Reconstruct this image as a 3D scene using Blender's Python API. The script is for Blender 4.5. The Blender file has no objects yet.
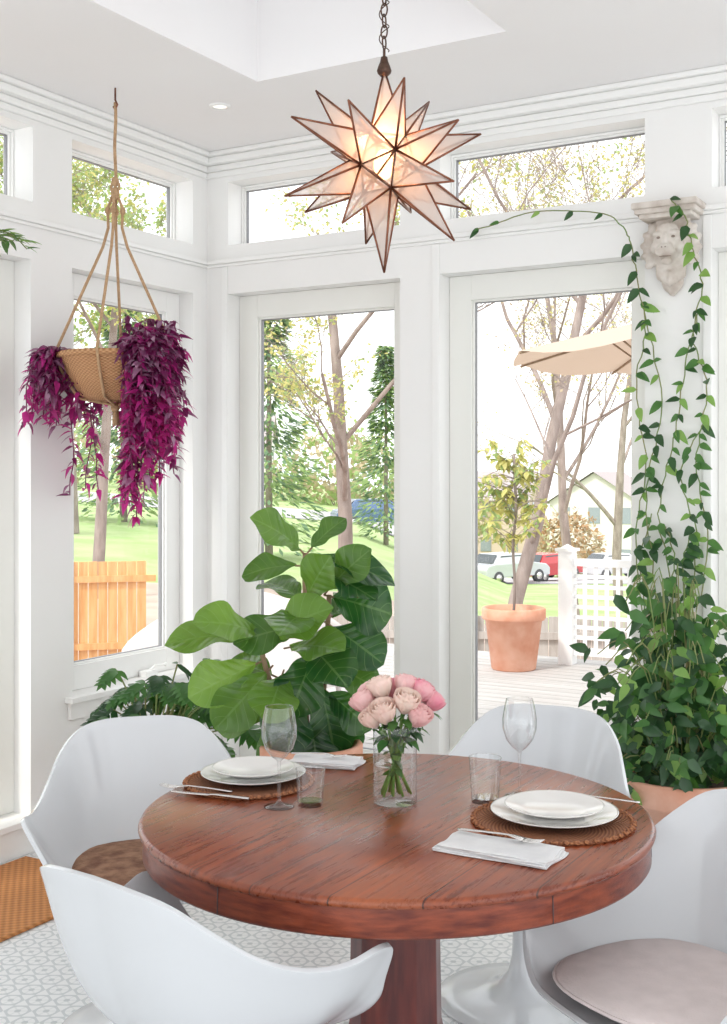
import bpy, math, random
from mathutils import Vector, Matrix, noise, Quaternion
random.seed(7)
sc = bpy.context.scene
YAW = math.radians(30.3)
RT = Vector((math.cos(YAW), math.sin(YAW), 0)); FW = Vector((-math.sin(YAW), math.cos(YAW), 0)); UP = Vector((0, 0, 1))
TRI = Vector((3.703, -4.786, 0))
def site(x, d, z=0.0):
    """site-plan axes (rotated 30.3 deg from the room axes) -> world metres"""
    return TRI + RT * x + FW * d + UP * z
def sdir(x, d, z=0.0):
    return RT * x + FW * d + UP * z
def U(a, b): return random.uniform(a, b)

# ------------------------------------------------------------------ materials
def nt(name):
    m = bpy.data.materials.new(name); m.use_nodes = True
    n = m.node_tree.nodes; l = m.node_tree.links
    return m, n, l, n['Principled BSDF'], n['Material Output']
def col(c): return (c[0], c[1], c[2], 1)
def pmat(name, c1, c2=None, scale=6.0, rough=0.5, metal=0.0, bump=0.0, bscale=60.0, transl=0.0, coat=0.0,
         stretch=(1, 1, 1), trans=0.0, ior=1.45, emis=None, estr=0.0, lo=0.35, hi=0.65, spec=0.5, tcol=None):
    m, n, l, b, out = nt(name)
    b.inputs['Base Color'].default_value = col(c1)
    b.inputs['Roughness'].default_value = rough
    b.inputs['Metallic'].default_value = metal
    b.inputs['Coat Weight'].default_value = coat
    b.inputs['Coat Roughness'].default_value = 0.08
    b.inputs['Specular IOR Level'].default_value = spec
    b.inputs['Transmission Weight'].default_value = trans
    b.inputs['IOR'].default_value = ior
    if emis:
        b.inputs['Emission Color'].default_value = col(emis); b.inputs['Emission Strength'].default_value = estr
    tc = n.new('ShaderNodeTexCoord'); mp = n.new('ShaderNodeMapping'); mp.inputs['Scale'].default_value = stretch
    l.new(tc.outputs['Object'], mp.inputs['Vector'])
    if c2:
        ns = n.new('ShaderNodeTexNoise'); ns.inputs['Scale'].default_value = scale; ns.inputs['Detail'].default_value = 5
        l.new(mp.outputs[0], ns.inputs['Vector'])
        r = n.new('ShaderNodeValToRGB'); r.color_ramp.elements[0].position = lo; r.color_ramp.elements[1].position = hi
        r.color_ramp.elements[0].color = col(c1); r.color_ramp.elements[1].color = col(c2)
        l.new(ns.outputs['Fac'], r.inputs[0]); l.new(r.outputs[0], b.inputs['Base Color'])
    if bump:
        n2 = n.new('ShaderNodeTexNoise'); n2.inputs['Scale'].default_value = bscale; n2.inputs['Detail'].default_value = 4
        l.new(mp.outputs[0], n2.inputs['Vector'])
        bp = n.new('ShaderNodeBump'); bp.inputs['Strength'].default_value = bump; bp.inputs['Distance'].default_value = 0.01
        l.new(n2.outputs['Fac'], bp.inputs['Height']); l.new(bp.outputs[0], b.inputs['Normal'])
    if transl:
        t = n.new('ShaderNodeBsdfTranslucent'); t.inputs[0].default_value = col(tcol or c2 or c1)
        mx = n.new('ShaderNodeMixShader'); mx.inputs[0].default_value = transl
        l.new(b.outputs[0], mx.inputs[1]); l.new(t.outputs[0], mx.inputs[2]); l.new(mx.outputs[0], out.inputs[0])
    return m
def math_node(n, l, op, a, b=None, c=None):
    x = n.new('ShaderNodeMath'); x.operation = op
    for i, v in enumerate((a, b, c)):
        if v is None: continue
        if isinstance(v, (int, float)): x.inputs[i].default_value = v
        else: l.new(v, x.inputs[i])
    return x.outputs[0]
def mixc(n, l, fac, a, b):
    x = n.new('ShaderNodeMix'); x.data_type = 'RGBA'
    if isinstance(fac, float): x.inputs['Factor'].default_value = fac
    else: l.new(fac, x.inputs['Factor'])
    for nm, v in (('A', a), ('B', b)):
        s = [i for i in x.inputs if i.name == nm and i.type == 'RGBA'][0]
        if isinstance(v, tuple): s.default_value = col(v)
        else: l.new(v, s)
    return [o for o in x.outputs if o.type == 'RGBA'][0]

M_WALL = pmat('wall_paint', (0.885, 0.882, 0.862), (0.895, 0.893, 0.875), scale=2, rough=0.55, bump=0.02, bscale=120)
M_CEIL = pmat('ceiling_paint', (0.885, 0.872, 0.868), (0.895, 0.887, 0.883), scale=1.5, rough=0.8)
M_TRIM = pmat('trim_paint', (0.90, 0.90, 0.88), rough=0.35)
M_FRAME = pmat('door_frame_paint', (0.86, 0.86, 0.815), rough=0.35)
M_DARK = pmat('dark_gasket', (0.06, 0.06, 0.065), rough=0.5)
M_GASK = pmat('glazing_gasket', (0.25, 0.25, 0.26), rough=0.5)
M_WHITE = pmat('white_shell_gloss', (0.63, 0.65, 0.67), rough=0.16, coat=0.4)
M_CHINA = pmat('white_porcelain', (0.76, 0.745, 0.72), rough=0.15, coat=0.4)
M_LINEN = pmat('white_linen', (0.74, 0.74, 0.74), (0.68, 0.68, 0.69), scale=30, rough=0.9, bump=0.3, bscale=400)
M_STEEL = pmat('polished_steel', (0.72, 0.70, 0.68), rough=0.15, metal=1.0)
M_BRONZE = pmat('antique_bronze', (0.15, 0.055, 0.032), (0.27, 0.11, 0.065), scale=30, rough=0.35, metal=0.7)
M_CAP = pmat('dark_aged_bronze', (0.07, 0.04, 0.03), (0.12, 0.07, 0.05), scale=60, rough=0.4, metal=0.7)
M_TERRA = pmat('terracotta', (0.68, 0.31, 0.20), (0.78, 0.44, 0.32), scale=7, rough=0.8, bump=0.15)
M_TERRA2 = pmat('terracotta_weathered', (0.60, 0.25, 0.15), (0.72, 0.42, 0.31), scale=5, rough=0.8, bump=0.2)
M_SOIL = pmat('soil', (0.07, 0.045, 0.03), (0.13, 0.09, 0.06), scale=40, rough=1, bump=0.8, bscale=80)
M_ROPE = pmat('jute_rope', (0.46, 0.29, 0.16), (0.58, 0.38, 0.22), scale=80, rough=0.9, bump=0.6, bscale=250)
M_BARK = pmat('bark', (0.24, 0.19, 0.17), (0.38, 0.31, 0.28), scale=9, rough=0.95, bump=0.6, bscale=30, stretch=(1, 1, 0.3))
M_STEM = pmat('green_stem', (0.16, 0.26, 0.07), (0.26, 0.24, 0.10), scale=10, rough=0.6)
M_BROWNSTEM = pmat('woody_stem', (0.24, 0.15, 0.09), (0.33, 0.23, 0.14), scale=20, rough=0.8)
M_PURSTEM = pmat('purple_stem', (0.20, 0.03, 0.10), rough=0.6)
P1 = pmat('purple_leaf_dark', (0.09, 0.010, 0.05), (0.18, 0.018, 0.10), scale=25, rough=0.35, transl=0.25, tcol=(0.5, 0.03, 0.24))
P2 = pmat('purple_leaf_magenta', (0.42, 0.025, 0.21), (0.24, 0.015, 0.13), scale=25, rough=0.4, transl=0.42, tcol=(0.95, 0.08, 0.45))
P3 = pmat('purple_leaf_mauve', (0.42, 0.26, 0.36), (0.20, 0.04, 0.13), scale=20, rough=0.35, transl=0.15, tcol=(0.5, 0.1, 0.3))
G_DK = pmat('leaf_dark_green', (0.016, 0.052, 0.020), (0.030, 0.090, 0.030), scale=12, rough=0.28, transl=0.12, tcol=(0.12, 0.35, 0.05))
G_MD = pmat('leaf_mid_green', (0.035, 0.12, 0.03), (0.065, 0.18, 0.045), scale=12, rough=0.33, transl=0.2, tcol=(0.22, 0.5, 0.07))
G_LT = pmat('leaf_light_green', (0.15, 0.32, 0.07), (0.24, 0.40, 0.11), scale=12, rough=0.4, transl=0.3, tcol=(0.4, 0.65, 0.12))
T_YG = pmat('spring_leaf_yellow_green', (0.50, 0.49, 0.15), (0.62, 0.57, 0.24), scale=3, rough=0.7, transl=0.4, tcol=(0.80, 0.77, 0.3))
T_GR = pmat('tree_leaf_green', (0.25, 0.36, 0.15), (0.36, 0.46, 0.21), scale=3, rough=0.7, transl=0.4, tcol=(0.55, 0.7, 0.26))
T_BD = pmat('bud_leaf_pale', (0.62, 0.53, 0.34), (0.56, 0.44, 0.32), scale=3, rough=0.8, transl=0.4)
T_CN = pmat('conifer_green', (0.12, 0.21, 0.12), (0.19, 0.30, 0.16), scale=3, rough=0.8, transl=0.25)
T_OR = pmat('orange_shrub_leaf', (0.52, 0.27, 0.14), (0.44, 0.32, 0.17), scale=3, rough=0.8, transl=0.3)
M_ROSE1 = pmat('rose_pink', (0.90, 0.56, 0.58), (0.93, 0.70, 0.68), scale=30, rough=0.6, transl=0.35, tcol=(1.0, 0.74, 0.71))
M_ROSE2 = pmat('rose_blush', (0.95, 0.84, 0.74), (0.95, 0.74, 0.68), scale=30, rough=0.6, transl=0.35, tcol=(1.0, 0.85, 0.77))
M_ROSE3 = pmat('rose_deep_pink', (0.86, 0.34, 0.45), (0.92, 0.60, 0.63), scale=30, rough=0.6, transl=0.35, tcol=(1.0, 0.55, 0.6))

def thinglass(name, tint=(0.97, 0.985, 0.98), base=0.03, edge=0.5, power=3.0, edgetint=None):
    m, n, l, b, out = nt(name); n.remove(b)
    t = n.new('ShaderNodeBsdfTransparent')
    g = n.new('ShaderNodeBsdfGlossy'); g.inputs['Roughness'].default_value = 0.02
    lw = n.new('ShaderNodeLayerWeight'); lw.inputs['Blend'].default_value = 0.5
    p = math_node(n, l, 'POWER', lw.outputs['Facing'], power)
    if edgetint: l.new(mixc(n, l, p, tint, edgetint), t.inputs[0])
    else: t.inputs[0].default_value = col(tint)
    k = math_node(n, l, 'MULTIPLY_ADD', p, edge, base)
    mx = n.new('ShaderNodeMixShader'); l.new(k, mx.inputs[0]); l.new(t.outputs[0], mx.inputs[1]); l.new(g.outputs[0], mx.inputs[2])
    l.new(mx.outputs[0], out.inputs[0]); return m
M_PANE = thinglass('window_glass', (0.97, 0.985, 0.98), .025, .5, 4)
M_GLASS = thinglass('clear_glass', (0.99, 0.995, 0.995), .09, .7, 2.2, (.72, .74, .75))
M_WATER = thinglass('water', (0.93, .96, .95), .06, .5, 3)

def wood_table():
    m, n, l, b, out = nt('mahogany_planks')
    tc = n.new('ShaderNodeTexCoord'); sp = n.new('ShaderNodeSeparateXYZ'); l.new(tc.outputs['Object'], sp.inputs[0])
    xs = math_node(n, l, 'DIVIDE', math_node(n, l, 'ADD', sp.outputs[0], 10.06), 0.165)
    idx = math_node(n, l, 'FLOOR', xs); fr = math_node(n, l, 'FRACT', xs)
    wn = n.new('ShaderNodeTexWhiteNoise'); wn.noise_dimensions = '1D'; l.new(idx, wn.inputs['W'])
    mp = n.new('ShaderNodeMapping'); mp.inputs['Scale'].default_value = (22, 1.4, 22); l.new(tc.outputs['Object'], mp.inputs[0])
    cb = n.new('ShaderNodeVectorMath'); cb.operation = 'ADD'; l.new(mp.outputs[0], cb.inputs[0]); l.new(wn.outputs['Color'], cb.inputs[1])
    ns = n.new('ShaderNodeTexNoise'); ns.inputs['Scale'].default_value = 3.0; ns.inputs['Detail'].default_value = 9; ns.inputs['Roughness'].default_value = .65; l.new(cb.outputs[0], ns.inputs['Vector'])
    r = n.new('ShaderNodeValToRGB'); e = r.color_ramp.elements
    e[0].position = 0.33; e[0].color = (0.105, 0.015, 0.005, 1); e[1].position = 0.68; e[1].color = (0.37, 0.085, 0.026, 1)
    l.new(ns.outputs['Fac'], r.inputs[0])
    c = mixc(n, l, math_node(n, l, 'MULTIPLY', wn.outputs['Value'], 0.40), r.outputs[0], (0.40, 0.115, 0.038))
    bl = n.new('ShaderNodeTexNoise'); bl.inputs['Scale'].default_value = 4.5; bl.inputs['Detail'].default_value = 6; l.new(tc.outputs['Object'], bl.inputs['Vector'])
    wear = math_node(n, l, 'MULTIPLY', math_node(n, l, 'GREATER_THAN', bl.outputs['Fac'], 10.0), 1.0)
    blf = math_node(n, l, 'MINIMUM', math_node(n, l, 'MAXIMUM', math_node(n, l, 'MULTIPLY_ADD', bl.outputs['Fac'], 3.0, -1.35), 0.0), .55)
    c = mixc(n, l, blf, c, (0.13, 0.020, 0.008))
    seam = math_node(n, l, 'LESS_THAN', fr, 0.018)
    c = mixc(n, l, math_node(n, l, 'MULTIPLY', seam, 0.85), c, (0.03, 0.009, 0.006))
    l.new(c, b.inputs['Base Color']); b.inputs['Coat Weight'].default_value = 0.2
    l.new(math_node(n, l, 'MULTIPLY_ADD', ns.outputs['Fac'], .3, .14), b.inputs['Roughness'])
    b.inputs['Coat Roughness'].default_value = 0.12
    h = math_node(n, l, 'SUBTRACT', math_node(n, l, 'MULTIPLY', ns.outputs['Fac'], 0.35), seam)
    bp = n.new('ShaderNodeBump'); bp.inputs['Strength'].default_value = 0.45; bp.inputs['Distance'].default_value = 0.003
    l.new(h, bp.inputs['Height']); l.new(bp.outputs[0], b.inputs['Normal'])
    return m
M_TABLE = wood_table()
M_APRON = pmat('mahogany_apron', (0.10, 0.013, 0.006), (0.30, 0.065, 0.026), scale=6, rough=0.32, coat=0.2, stretch=(2.5, 2.5, 14), bump=0.15, lo=0.3, hi=0.72)
M_PED = pmat('mahogany_pedestal', (0.075, 0.008, 0.007), (0.17, 0.026, 0.018), scale=8, rough=0.3, coat=0.3, stretch=(4, 4, 0.6))

def floor_mat():
    m, n, l, b, out = nt('mosaic_floor_tile')
    tc = n.new('ShaderNodeTexCoord'); sp = n.new('ShaderNodeSeparateXYZ'); l.new(tc.outputs['Object'], sp.inputs[0])
    s = 2 * math.pi / 0.072
    prods = []
    for a in (0, 60, 120):
        ca, sa = math.cos(math.radians(a)), math.sin(math.radians(a))
        q = math_node(n, l, 'ADD', math_node(n, l, 'MULTIPLY', sp.outputs[0], ca * s), math_node(n, l, 'MULTIPLY', sp.outputs[1], sa * s))
        prods.append(math_node(n, l, 'COSINE', q))
    sm = math_node(n, l, 'ADD', math_node(n, l, 'ADD', prods[0], prods[1]), prods[2])
    star = math_node(n, l, 'LESS_THAN', math_node(n, l, 'ABSOLUTE', math_node(n, l, 'ADD', sm, 0.55)), 0.45)
    hub = math_node(n, l, 'GREATER_THAN', sm, 2.5)
    lines = None
    for q in prods:
        z = math_node(n, l, 'GREATER_THAN', q, .97); lines = z if lines is None else math_node(n, l, 'MAXIMUM', lines, z)
    c = mixc(n, l, math_node(n, l, 'MULTIPLY', star, 0.62), (0.80, 0.81, 0.815), (0.42, 0.46, 0.48))
    c = mixc(n, l, math_node(n, l, 'MULTIPLY', lines, 0.35), c, (0.55, 0.58, 0.59))
    c = mixc(n, l, math_node(n, l, 'MULTIPLY', hub, 0.6), c, (0.40, 0.44, 0.46))
    l.new(c, b.inputs['Base Color']); b.inputs['Roughness'].default_value = 0.35
    return m
M_FLOOR = floor_mat()

def woven(name, c1, c2, ring=110.0, radial=False):
    m, n, l, b, out = nt(name)
    tc = n.new('ShaderNodeTexCoord')
    sp = n.new('ShaderNodeSeparateXYZ'); l.new(tc.outputs['Object'], sp.inputs[0])
    if radial:
        r2 = math_node(n, l, 'SQRT', math_node(n, l, 'ADD', math_node(n, l, 'MULTIPLY', sp.outputs[0], sp.outputs[0]), math_node(n, l, 'MULTIPLY', sp.outputs[1], sp.outputs[1])))
        th = math_node(n, l, 'ARCTAN2', sp.outputs[1], sp.outputs[0])
        a = math_node(n, l, 'SINE', math_node(n, l, 'ADD', math_node(n, l, 'MULTIPLY', r2, ring * 5), math_node(n, l, 'MULTIPLY', sp.outputs[2], ring * 5)))
        bb = math_node(n, l, 'SINE', math_node(n, l, 'MULTIPLY', th, 60))
    else:
        a = math_node(n, l, 'SINE', math_node(n, l, 'MULTIPLY', sp.outputs[0], ring * 3))
        bb = math_node(n, l, 'SINE', math_node(n, l, 'ADD', math_node(n, l, 'MULTIPLY', sp.outputs[1], ring * 3), math_node(n, l, 'MULTIPLY', sp.outputs[2], ring * 3)))
    pr = math_node(n, l, 'MULTIPLY', a, bb); f = math_node(n, l, 'MULTIPLY_ADD', pr, 0.5, 0.5)
    c = mixc(n, l, f, c1, c2); l.new(c, b.inputs['Base Color']); b.inputs['Roughness'].default_value = 0.8
    bp = n.new('ShaderNodeBump'); bp.inputs['Strength'].default_value = 0.8; bp.inputs['Distance'].default_value = 0.004
    l.new(f, bp.inputs['Height']); l.new(bp.outputs[0], b.inputs['Normal'])
    return m
M_MAT = woven('woven_rattan', (0.16, 0.045, 0.018), (0.46, 0.19, 0.08), 130, True)
M_BASKET = woven('wicker', (0.34, 0.15, 0.06), (0.62, 0.36, 0.18), 70, True)
M_JUTE = woven('jute_weave', (0.36, 0.14, 0.04), (0.62, 0.27, 0.09), 60)

def fiddle_mat():
    m, n, l, b, out = nt('fiddle_leaf_green')
    at = n.new('ShaderNodeAttribute'); at.attribute_name = 'luv'
    sp = n.new('ShaderNodeSeparateXYZ'); l.new(at.outputs['Vector'], sp.inputs[0])
    s = math_node(n, l, 'ABSOLUTE', sp.outputs[1])
    q = math_node(n, l, 'FRACT', math_node(n, l, 'MULTIPLY', math_node(n, l, 'SUBTRACT', sp.outputs[0], math_node(n, l, 'MULTIPLY', s, 0.22)), 7.0))
    vein = math_node(n, l, 'LESS_THAN', math_node(n, l, 'ABSOLUTE', math_node(n, l, 'SUBTRACT', q, 0.5)), 0.035)
    mid = math_node(n, l, 'LESS_THAN', s, 0.045)
    v = math_node(n, l, 'MAXIMUM', vein, mid)
    wave = math_node(n, l, 'MULTIPLY_ADD', math_node(n, l, 'COSINE', math_node(n, l, 'MULTIPLY', q, 6.283)), .5, .5)
    tc = n.new('ShaderNodeTexCoord'); ns = n.new('ShaderNodeTexNoise'); ns.inputs['Scale'].default_value = 7; l.new(tc.outputs['Object'], ns.inputs[0])
    hue = math_node(n, l, 'ADD', sp.outputs[2], math_node(n, l, 'MULTIPLY_ADD', ns.outputs['Fac'], .5, -.25))
    hue = math_node(n, l, 'MINIMUM', math_node(n, l, 'MAXIMUM', hue, 0.0), 1.0)
    base = mixc(n, l, hue, (0.013, 0.060, 0.018), (0.16, 0.33, 0.045))
    c = mixc(n, l, math_node(n, l, 'MULTIPLY', v, 0.32), base, (0.26, 0.42, 0.14))
    l.new(c, b.inputs['Base Color']); b.inputs['Roughness'].default_value = 0.23
    bp = n.new('ShaderNodeBump'); bp.inputs['Strength'].default_value = 0.22; bp.inputs['Distance'].default_value = 0.006
    l.new(wave, bp.inputs['Height']); l.new(bp.outputs[0], b.inputs['Normal'])
    t = n.new('ShaderNodeBsdfTranslucent'); l.new(mixc(n, l, hue, (0.07, 0.28, 0.03), (0.55, 0.78, 0.1)), t.inputs[0])
    mx = n.new('ShaderNodeMixShader'); mx.inputs[0].default_value = 0.25
    l.new(b.outputs[0], mx.inputs[1]); l.new(t.outputs[0], mx.inputs[2]); l.new(mx.outputs[0], out.inputs[0])
    return m
M_FIDDLE = fiddle_mat()

# ------------------------------------------------------------------ mesh builder
class MB:
    def __init__(s): s.v = []; s.f = []; s.m = []; s.s = []; s.a = []
    def add(s, vs, fs, mi=0, sm=False, M=None, attr=None):
        o = len(s.v)
        for i, p in enumerate(vs):
            p = Vector(p)
            if M is not None: p = M @ p
            s.v.append(p); s.a.append(attr[i] if attr else (0, 0, 0))
        for f in fs:
            s.f.append(tuple(i + o for i in f)); s.m.append(mi); s.s.append(sm)
    def box(s, x0, y0, z0, x1, y1, z1, mi=0, M=None):
        x0, x1 = min(x0, x1), max(x0, x1); y0, y1 = min(y0, y1), max(y0, y1); z0, z1 = min(z0, z1), max(z0, z1)
        vs = [(x0, y0, z0), (x1, y0, z0), (x1, y1, z0), (x0, y1, z0), (x0, y0, z1), (x1, y0, z1), (x1, y1, z1), (x0, y1, z1)]
        s.add(vs, [(0, 3, 2, 1), (4, 5, 6, 7), (0, 1, 5, 4), (1, 2, 6, 5), (2, 3, 7, 6), (3, 0, 4, 7)], mi, False, M)
    def tube(s, pts, r, n=8, mi=0, cap=True, sm=True, M=None):
        pts = [Vector(p) for p in pts]; k = len(pts)
        if isinstance(r, (int, float)): r = [r] * k
        t0 = (pts[1] - pts[0]).normalized()
        ref = Vector((0, 0, 1)) if abs(t0.z) < 0.9 else Vector((1, 0, 0))
        nn = t0.cross(ref).normalized(); vs = []
        for i, p in enumerate(pts):
            t = (pts[min(i + 1, k - 1)] - pts[max(i - 1, 0)])
            t = t.normalized() if t.length > 1e-9 else t0
            nn = (nn - t * nn.dot(t))
            nn = nn.normalized() if nn.length > 1e-6 else t.orthogonal().normalized()
            bb = t.cross(nn)
            for j in range(n):
                a = 2 * math.pi * j / n
                vs.append(p + (nn * math.cos(a) + bb * math.sin(a)) * r[i])
        fs = [(i * n + j, i * n + (j + 1) % n, (i + 1) * n + (j + 1) % n, (i + 1) * n + j) for i in range(k - 1) for j in range(n)]
        if cap: fs += [tuple(range(n - 1, -1, -1)), tuple((k - 1) * n + j for j in range(n))]
        s.add(vs, fs, mi, sm, M)
    def lathe(s, prof, n=40, mi=0, c=(0, 0, 0), sm=True, M=None, closed=False):
        c = Vector(c); vs = []; k = len(prof)
        for r, z in prof:
            for j in range(n):
                a = 2 * math.pi * j / n; vs.append(c + Vector((r * math.cos(a), r * math.sin(a), z)))
        fs = [(i * n + j, i * n + (j + 1) % n, (i + 1) * n + (j + 1) % n, (i + 1) * n + j) for i in range(k - 1) for j in range(n)]
        if closed: fs += [((k - 1) * n + j, (k - 1) * n + (j + 1) % n, (j + 1) % n, j) for j in range(n)]
        s.add(vs, fs, mi, sm, M)
    def ball(s, c, r, mi=0, nu=14, nv=9, M=None):
        if isinstance(r, (int, float)): r = (r, r, r)
        c = Vector(c); vs = []
        for i in range(nv + 1):
            ph = math.pi * i / nv
            for j in range(nu):
                a = 2 * math.pi * j / nu
                p = Vector((r[0] * math.sin(ph) * math.cos(a), r[1] * math.sin(ph) * math.sin(a), r[2] * math.cos(ph)))
                vs.append(p if M is None else M @ p)
        vs = [p + c for p in vs]
        fs = [(i * nu + j, (i + 1) * nu + j, (i + 1) * nu + (j + 1) % nu, i * nu + (j + 1) % nu) for i in range(nv) for j in range(nu)]
        s.add(vs, fs, mi, True)
    def grid(s, P, mi=0, sm=True, attr=None):
        R, C = len(P), len(P[0])
        vs = [p for row in P for p in row]
        fs = [(i * C + j, i * C + j + 1, (i + 1) * C + j + 1, (i + 1) * C + j) for i in range(R - 1) for j in range(C - 1)]
        s.add(vs, fs, mi, sm, None, attr)
    def leaf(s, base, D, N, L, W, mi=0, droop=0.2, fold=0.15, shape='ell', ns=6, wav=0.0, hue=0.0, nc=1):
        D = Vector(D).normalized(); N = Vector(N); S = D.cross(N)
        if S.length < 1e-4: S = D.orthogonal()
        S.normalize(); N = S.cross(D).normalized(); base = Vector(base)
        P = []; A = []; ph = U(0, 6)
        for i in range(ns + 1):
            t = i / ns
            if shape == 'ell': w = math.sin(math.pi * min(1, t ** 0.8))
            elif shape == 'heart': w = math.sin(math.pi * t ** 0.62) ** 0.8 if 0 < t < 1 else 0
            elif shape == 'lance': w = math.sin(math.pi * t ** 0.6)
            else: w = (max(0, math.sin(math.pi * t ** 1.45)) ** 0.62) * (1 - 0.18 * math.exp(-((t - 0.42) / 0.12) ** 2))
            w = max(w, 0.03) * W / 2
            mid = base + D * (L * t) - N * (droop * L * t * t)
            row = []
            for j in range(-nc, nc + 1):
                q = j / nc
                p = mid + S * (w * q) + N * (fold * w * abs(q) + wav * W * math.sin(t * 11 + ph + q) * q * q * (1 if t < 1 else 0))
                row.append(p); A.append((t, q, hue))
            P.append(row)
        s.grid(P, mi, True, A)
    def quadleaf(s, p, D, N, L, W, mi=0):
        S = D.cross(N)
        if S.length < 1e-5: S = D.orthogonal()
        S.normalize()
        s.add([p, p + D * L * .5 + S * W * .5, p + D * L, p + D * L * .5 - S * W * .5], [(0, 1, 2, 3)], mi, False)
    def obj(s, name, mats, parent=None, loc=(0, 0, 0), rz=0.0, bevel=0.0, shift=None, rot=None):
        me = bpy.data.meshes.new(name)
        vv = s.v if shift is None else [p - Vector(shift) for p in s.v]
        me.from_pydata([tuple(p) for p in vv], [], s.f)
        if not isinstance(mats, (list, tuple)): mats = [mats]
        for m in mats: me.materials.append(m)
        me.polygons.foreach_set('material_index', s.m); me.polygons.foreach_set('use_smooth', s.s)
        if any(a != (0, 0, 0) for a in s.a):
            at = me.attributes.new('luv', 'FLOAT_VECTOR', 'POINT')
            at.data.foreach_set('vector', [x for a in s.a for x in a])
        me.update()
        o = bpy.data.objects.new(name, me); bpy.context.collection.objects.link(o)
        o.location = loc if shift is None else shift
        o.rotation_euler = rot if rot else (0, 0, rz)
        if parent: o.parent = parent
        if bevel:
            b = o.modifiers.new('bevel', 'BEVEL'); b.width = bevel; b.segments = 2; b.limit_method = 'ANGLE'
        return o
def empty(name, loc=(0, 0, 0), rz=0.0):
    e = bpy.data.objects.new(name, None); bpy.context.collection.objects.link(e)
    e.location = loc; e.rotation_euler = (0, 0, rz); e.empty_display_size = 0.1; return e

# ------------------------------------------------------------------ room shell
H = 3.145; WT = 0.16
XMAX, YMIN = 6.2, -7.6
def wall_cells(a0, a1, z0, z1, holes):
    A = sorted(set([a0, a1] + [h[0] for h in holes] + [h[1] for h in holes]))
    Z = sorted(set([z0, z1] + [h[2] for h in holes] + [h[3] for h in holes]))
    out = []
    for i in range(len(A) - 1):
        run = None
        for k in range(len(Z) - 1):
            am, zm = (A[i] + A[i + 1]) / 2, (Z[k] + Z[k + 1]) / 2
            solid = not any(h[0] < am < h[1] and h[2] < zm < h[3] for h in holes)
            if solid:
                if run: run[1] = Z[k + 1]
                else: run = [Z[k], Z[k + 1]]
            elif run: out.append((A[i], A[i + 1], run[0], run[1])); run = None
        if run: out.append((A[i], A[i + 1], run[0], run[1]))
    return out
TB, TT = 2.69, 3.005      # transom bottom / top
DT = 2.45                 # door head
back_op = [(0.13, 1.098), (1.30, 2.23), (2.50, 3.43), (3.70, 4.63)]
holes_b = []
for a, b in back_op: holes_b += [(a, b, 0.03, DT), (a, b, TB, TT)]
mb = MB()
for a0, a1, z0, z1 in wall_cells(-WT, XMAX, -0.3, H + 0.1, holes_b): mb.box(a0, 0, z0, a1, WT, z1)
mb.obj('wall_back', M_WALL)
holes_l = [(-0.945, -0.112, 0.60, DT), (-0.945, -0.112, TB, TT), (-2.15, -1.185, 0.145, DT), (-2.15, -1.172, TB, TT),
           (-3.6, -2.5, 0.145, DT), (-3.6, -2.5, TB, TT)]
mb = MB()
for a0, a1, z0, z1 in wall_cells(YMIN, 0, -0.3, H + 0.1, holes_l): mb.box(-WT, a0, z0, 0, a1, z1)
mb.obj('wall_left', M_WALL)
mb = MB(); mb.box(-WT, YMIN, -0.06, XMAX, WT, 0); mb.obj('floor', M_FLOOR)
SX0, SX1, SY0, SY1 = 0.885, 1.975, -2.1, -0.815
mb = MB()
for x0, x1, y0, y1 in ((-WT, SX0, YMIN, WT), (SX1, XMAX, YMIN, WT), (SX0, SX1, YMIN, SY0), (SX0, SX1, SY1, WT)):
    mb.box(x0, y0, H, x1, y1, H + 0.12)
t = 0.04
mb.box(SX0 - t, SY0 - t, H + .12, SX0, SY1 + t, H + .50); mb.box(SX1, SY0 - t, H + .12, SX1 + t, SY1 + t, H + .50)
mb.box(SX0, SY1, H + .12, SX1, SY1 + t, H + .50); mb.box(SX0, SY0 - t, H + .12, SX1, SY0, H + .50)
mb.obj('ceiling', M_CEIL)
M_FROST = pmat('frosted_skylight', (0.7, 0.7, 0.7), rough=0.6, transl=0.85, tcol=(0.66, 0.66, 0.67))
mb = MB(); mb.box(SX0 - t, SY0 - t, H + .50, SX1 + t, SY1 + t, H + .515); mb.obj('window_skylight', M_FROST)
def trim_run(name, steps, bevel=0.006):
    mb = MB()
    for out, z0, z1 in steps: mb.box(0, -out, z0, XMAX, 0, z1)
    mb.obj(name + '_back', M_TRIM, bevel=bevel)
    mb = MB()
    for out, z0, z1 in steps: mb.box(0, YMIN, z0, out, -out, z1)
    mb.obj(name + '_left', M_TRIM, bevel=bevel)
trim_run('trim_crown', [(0.075, H - 0.022, H), (0.055, H - 0.055, H - 0.022), (0.022, H - 0.085, H - 0.055), (0.012, H - 0.115, H - 0.085)])
trim_run('trim_ledge', [(0.020, 2.60, 2.622), (0.012, 2.585, 2.60)], .004)
mb = MB(); 
for a, b in ((0, .13), (1.098, 1.30), (2.23, 2.50), (3.43, 3.70), (4.63, XMAX)):
    mb.box(a, -0.016, 0, b, 0, 0.13); mb.box(a, -0.01, 0.13, b, 0, 0.145)
mb.obj('baseboard_back', M_TRIM, bevel=0.002)
mb = MB()
for a, b in ((-1.185, -0.016), (-2.5, -2.15), (YMIN, -3.6)):
    mb.box(0, a, 0, 0.016, b, 0.13); mb.box(0, a, 0.13, 0.01, b, 0.145)
mb.box(0, -2.15, 0.0, 0.03, -1.185, 0.12); mb.box(0, -2.15, 0.12, 0.05, -1.185, 0.146)
mb.obj('baseboard_left', M_TRIM, bevel=0.002)

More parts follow.
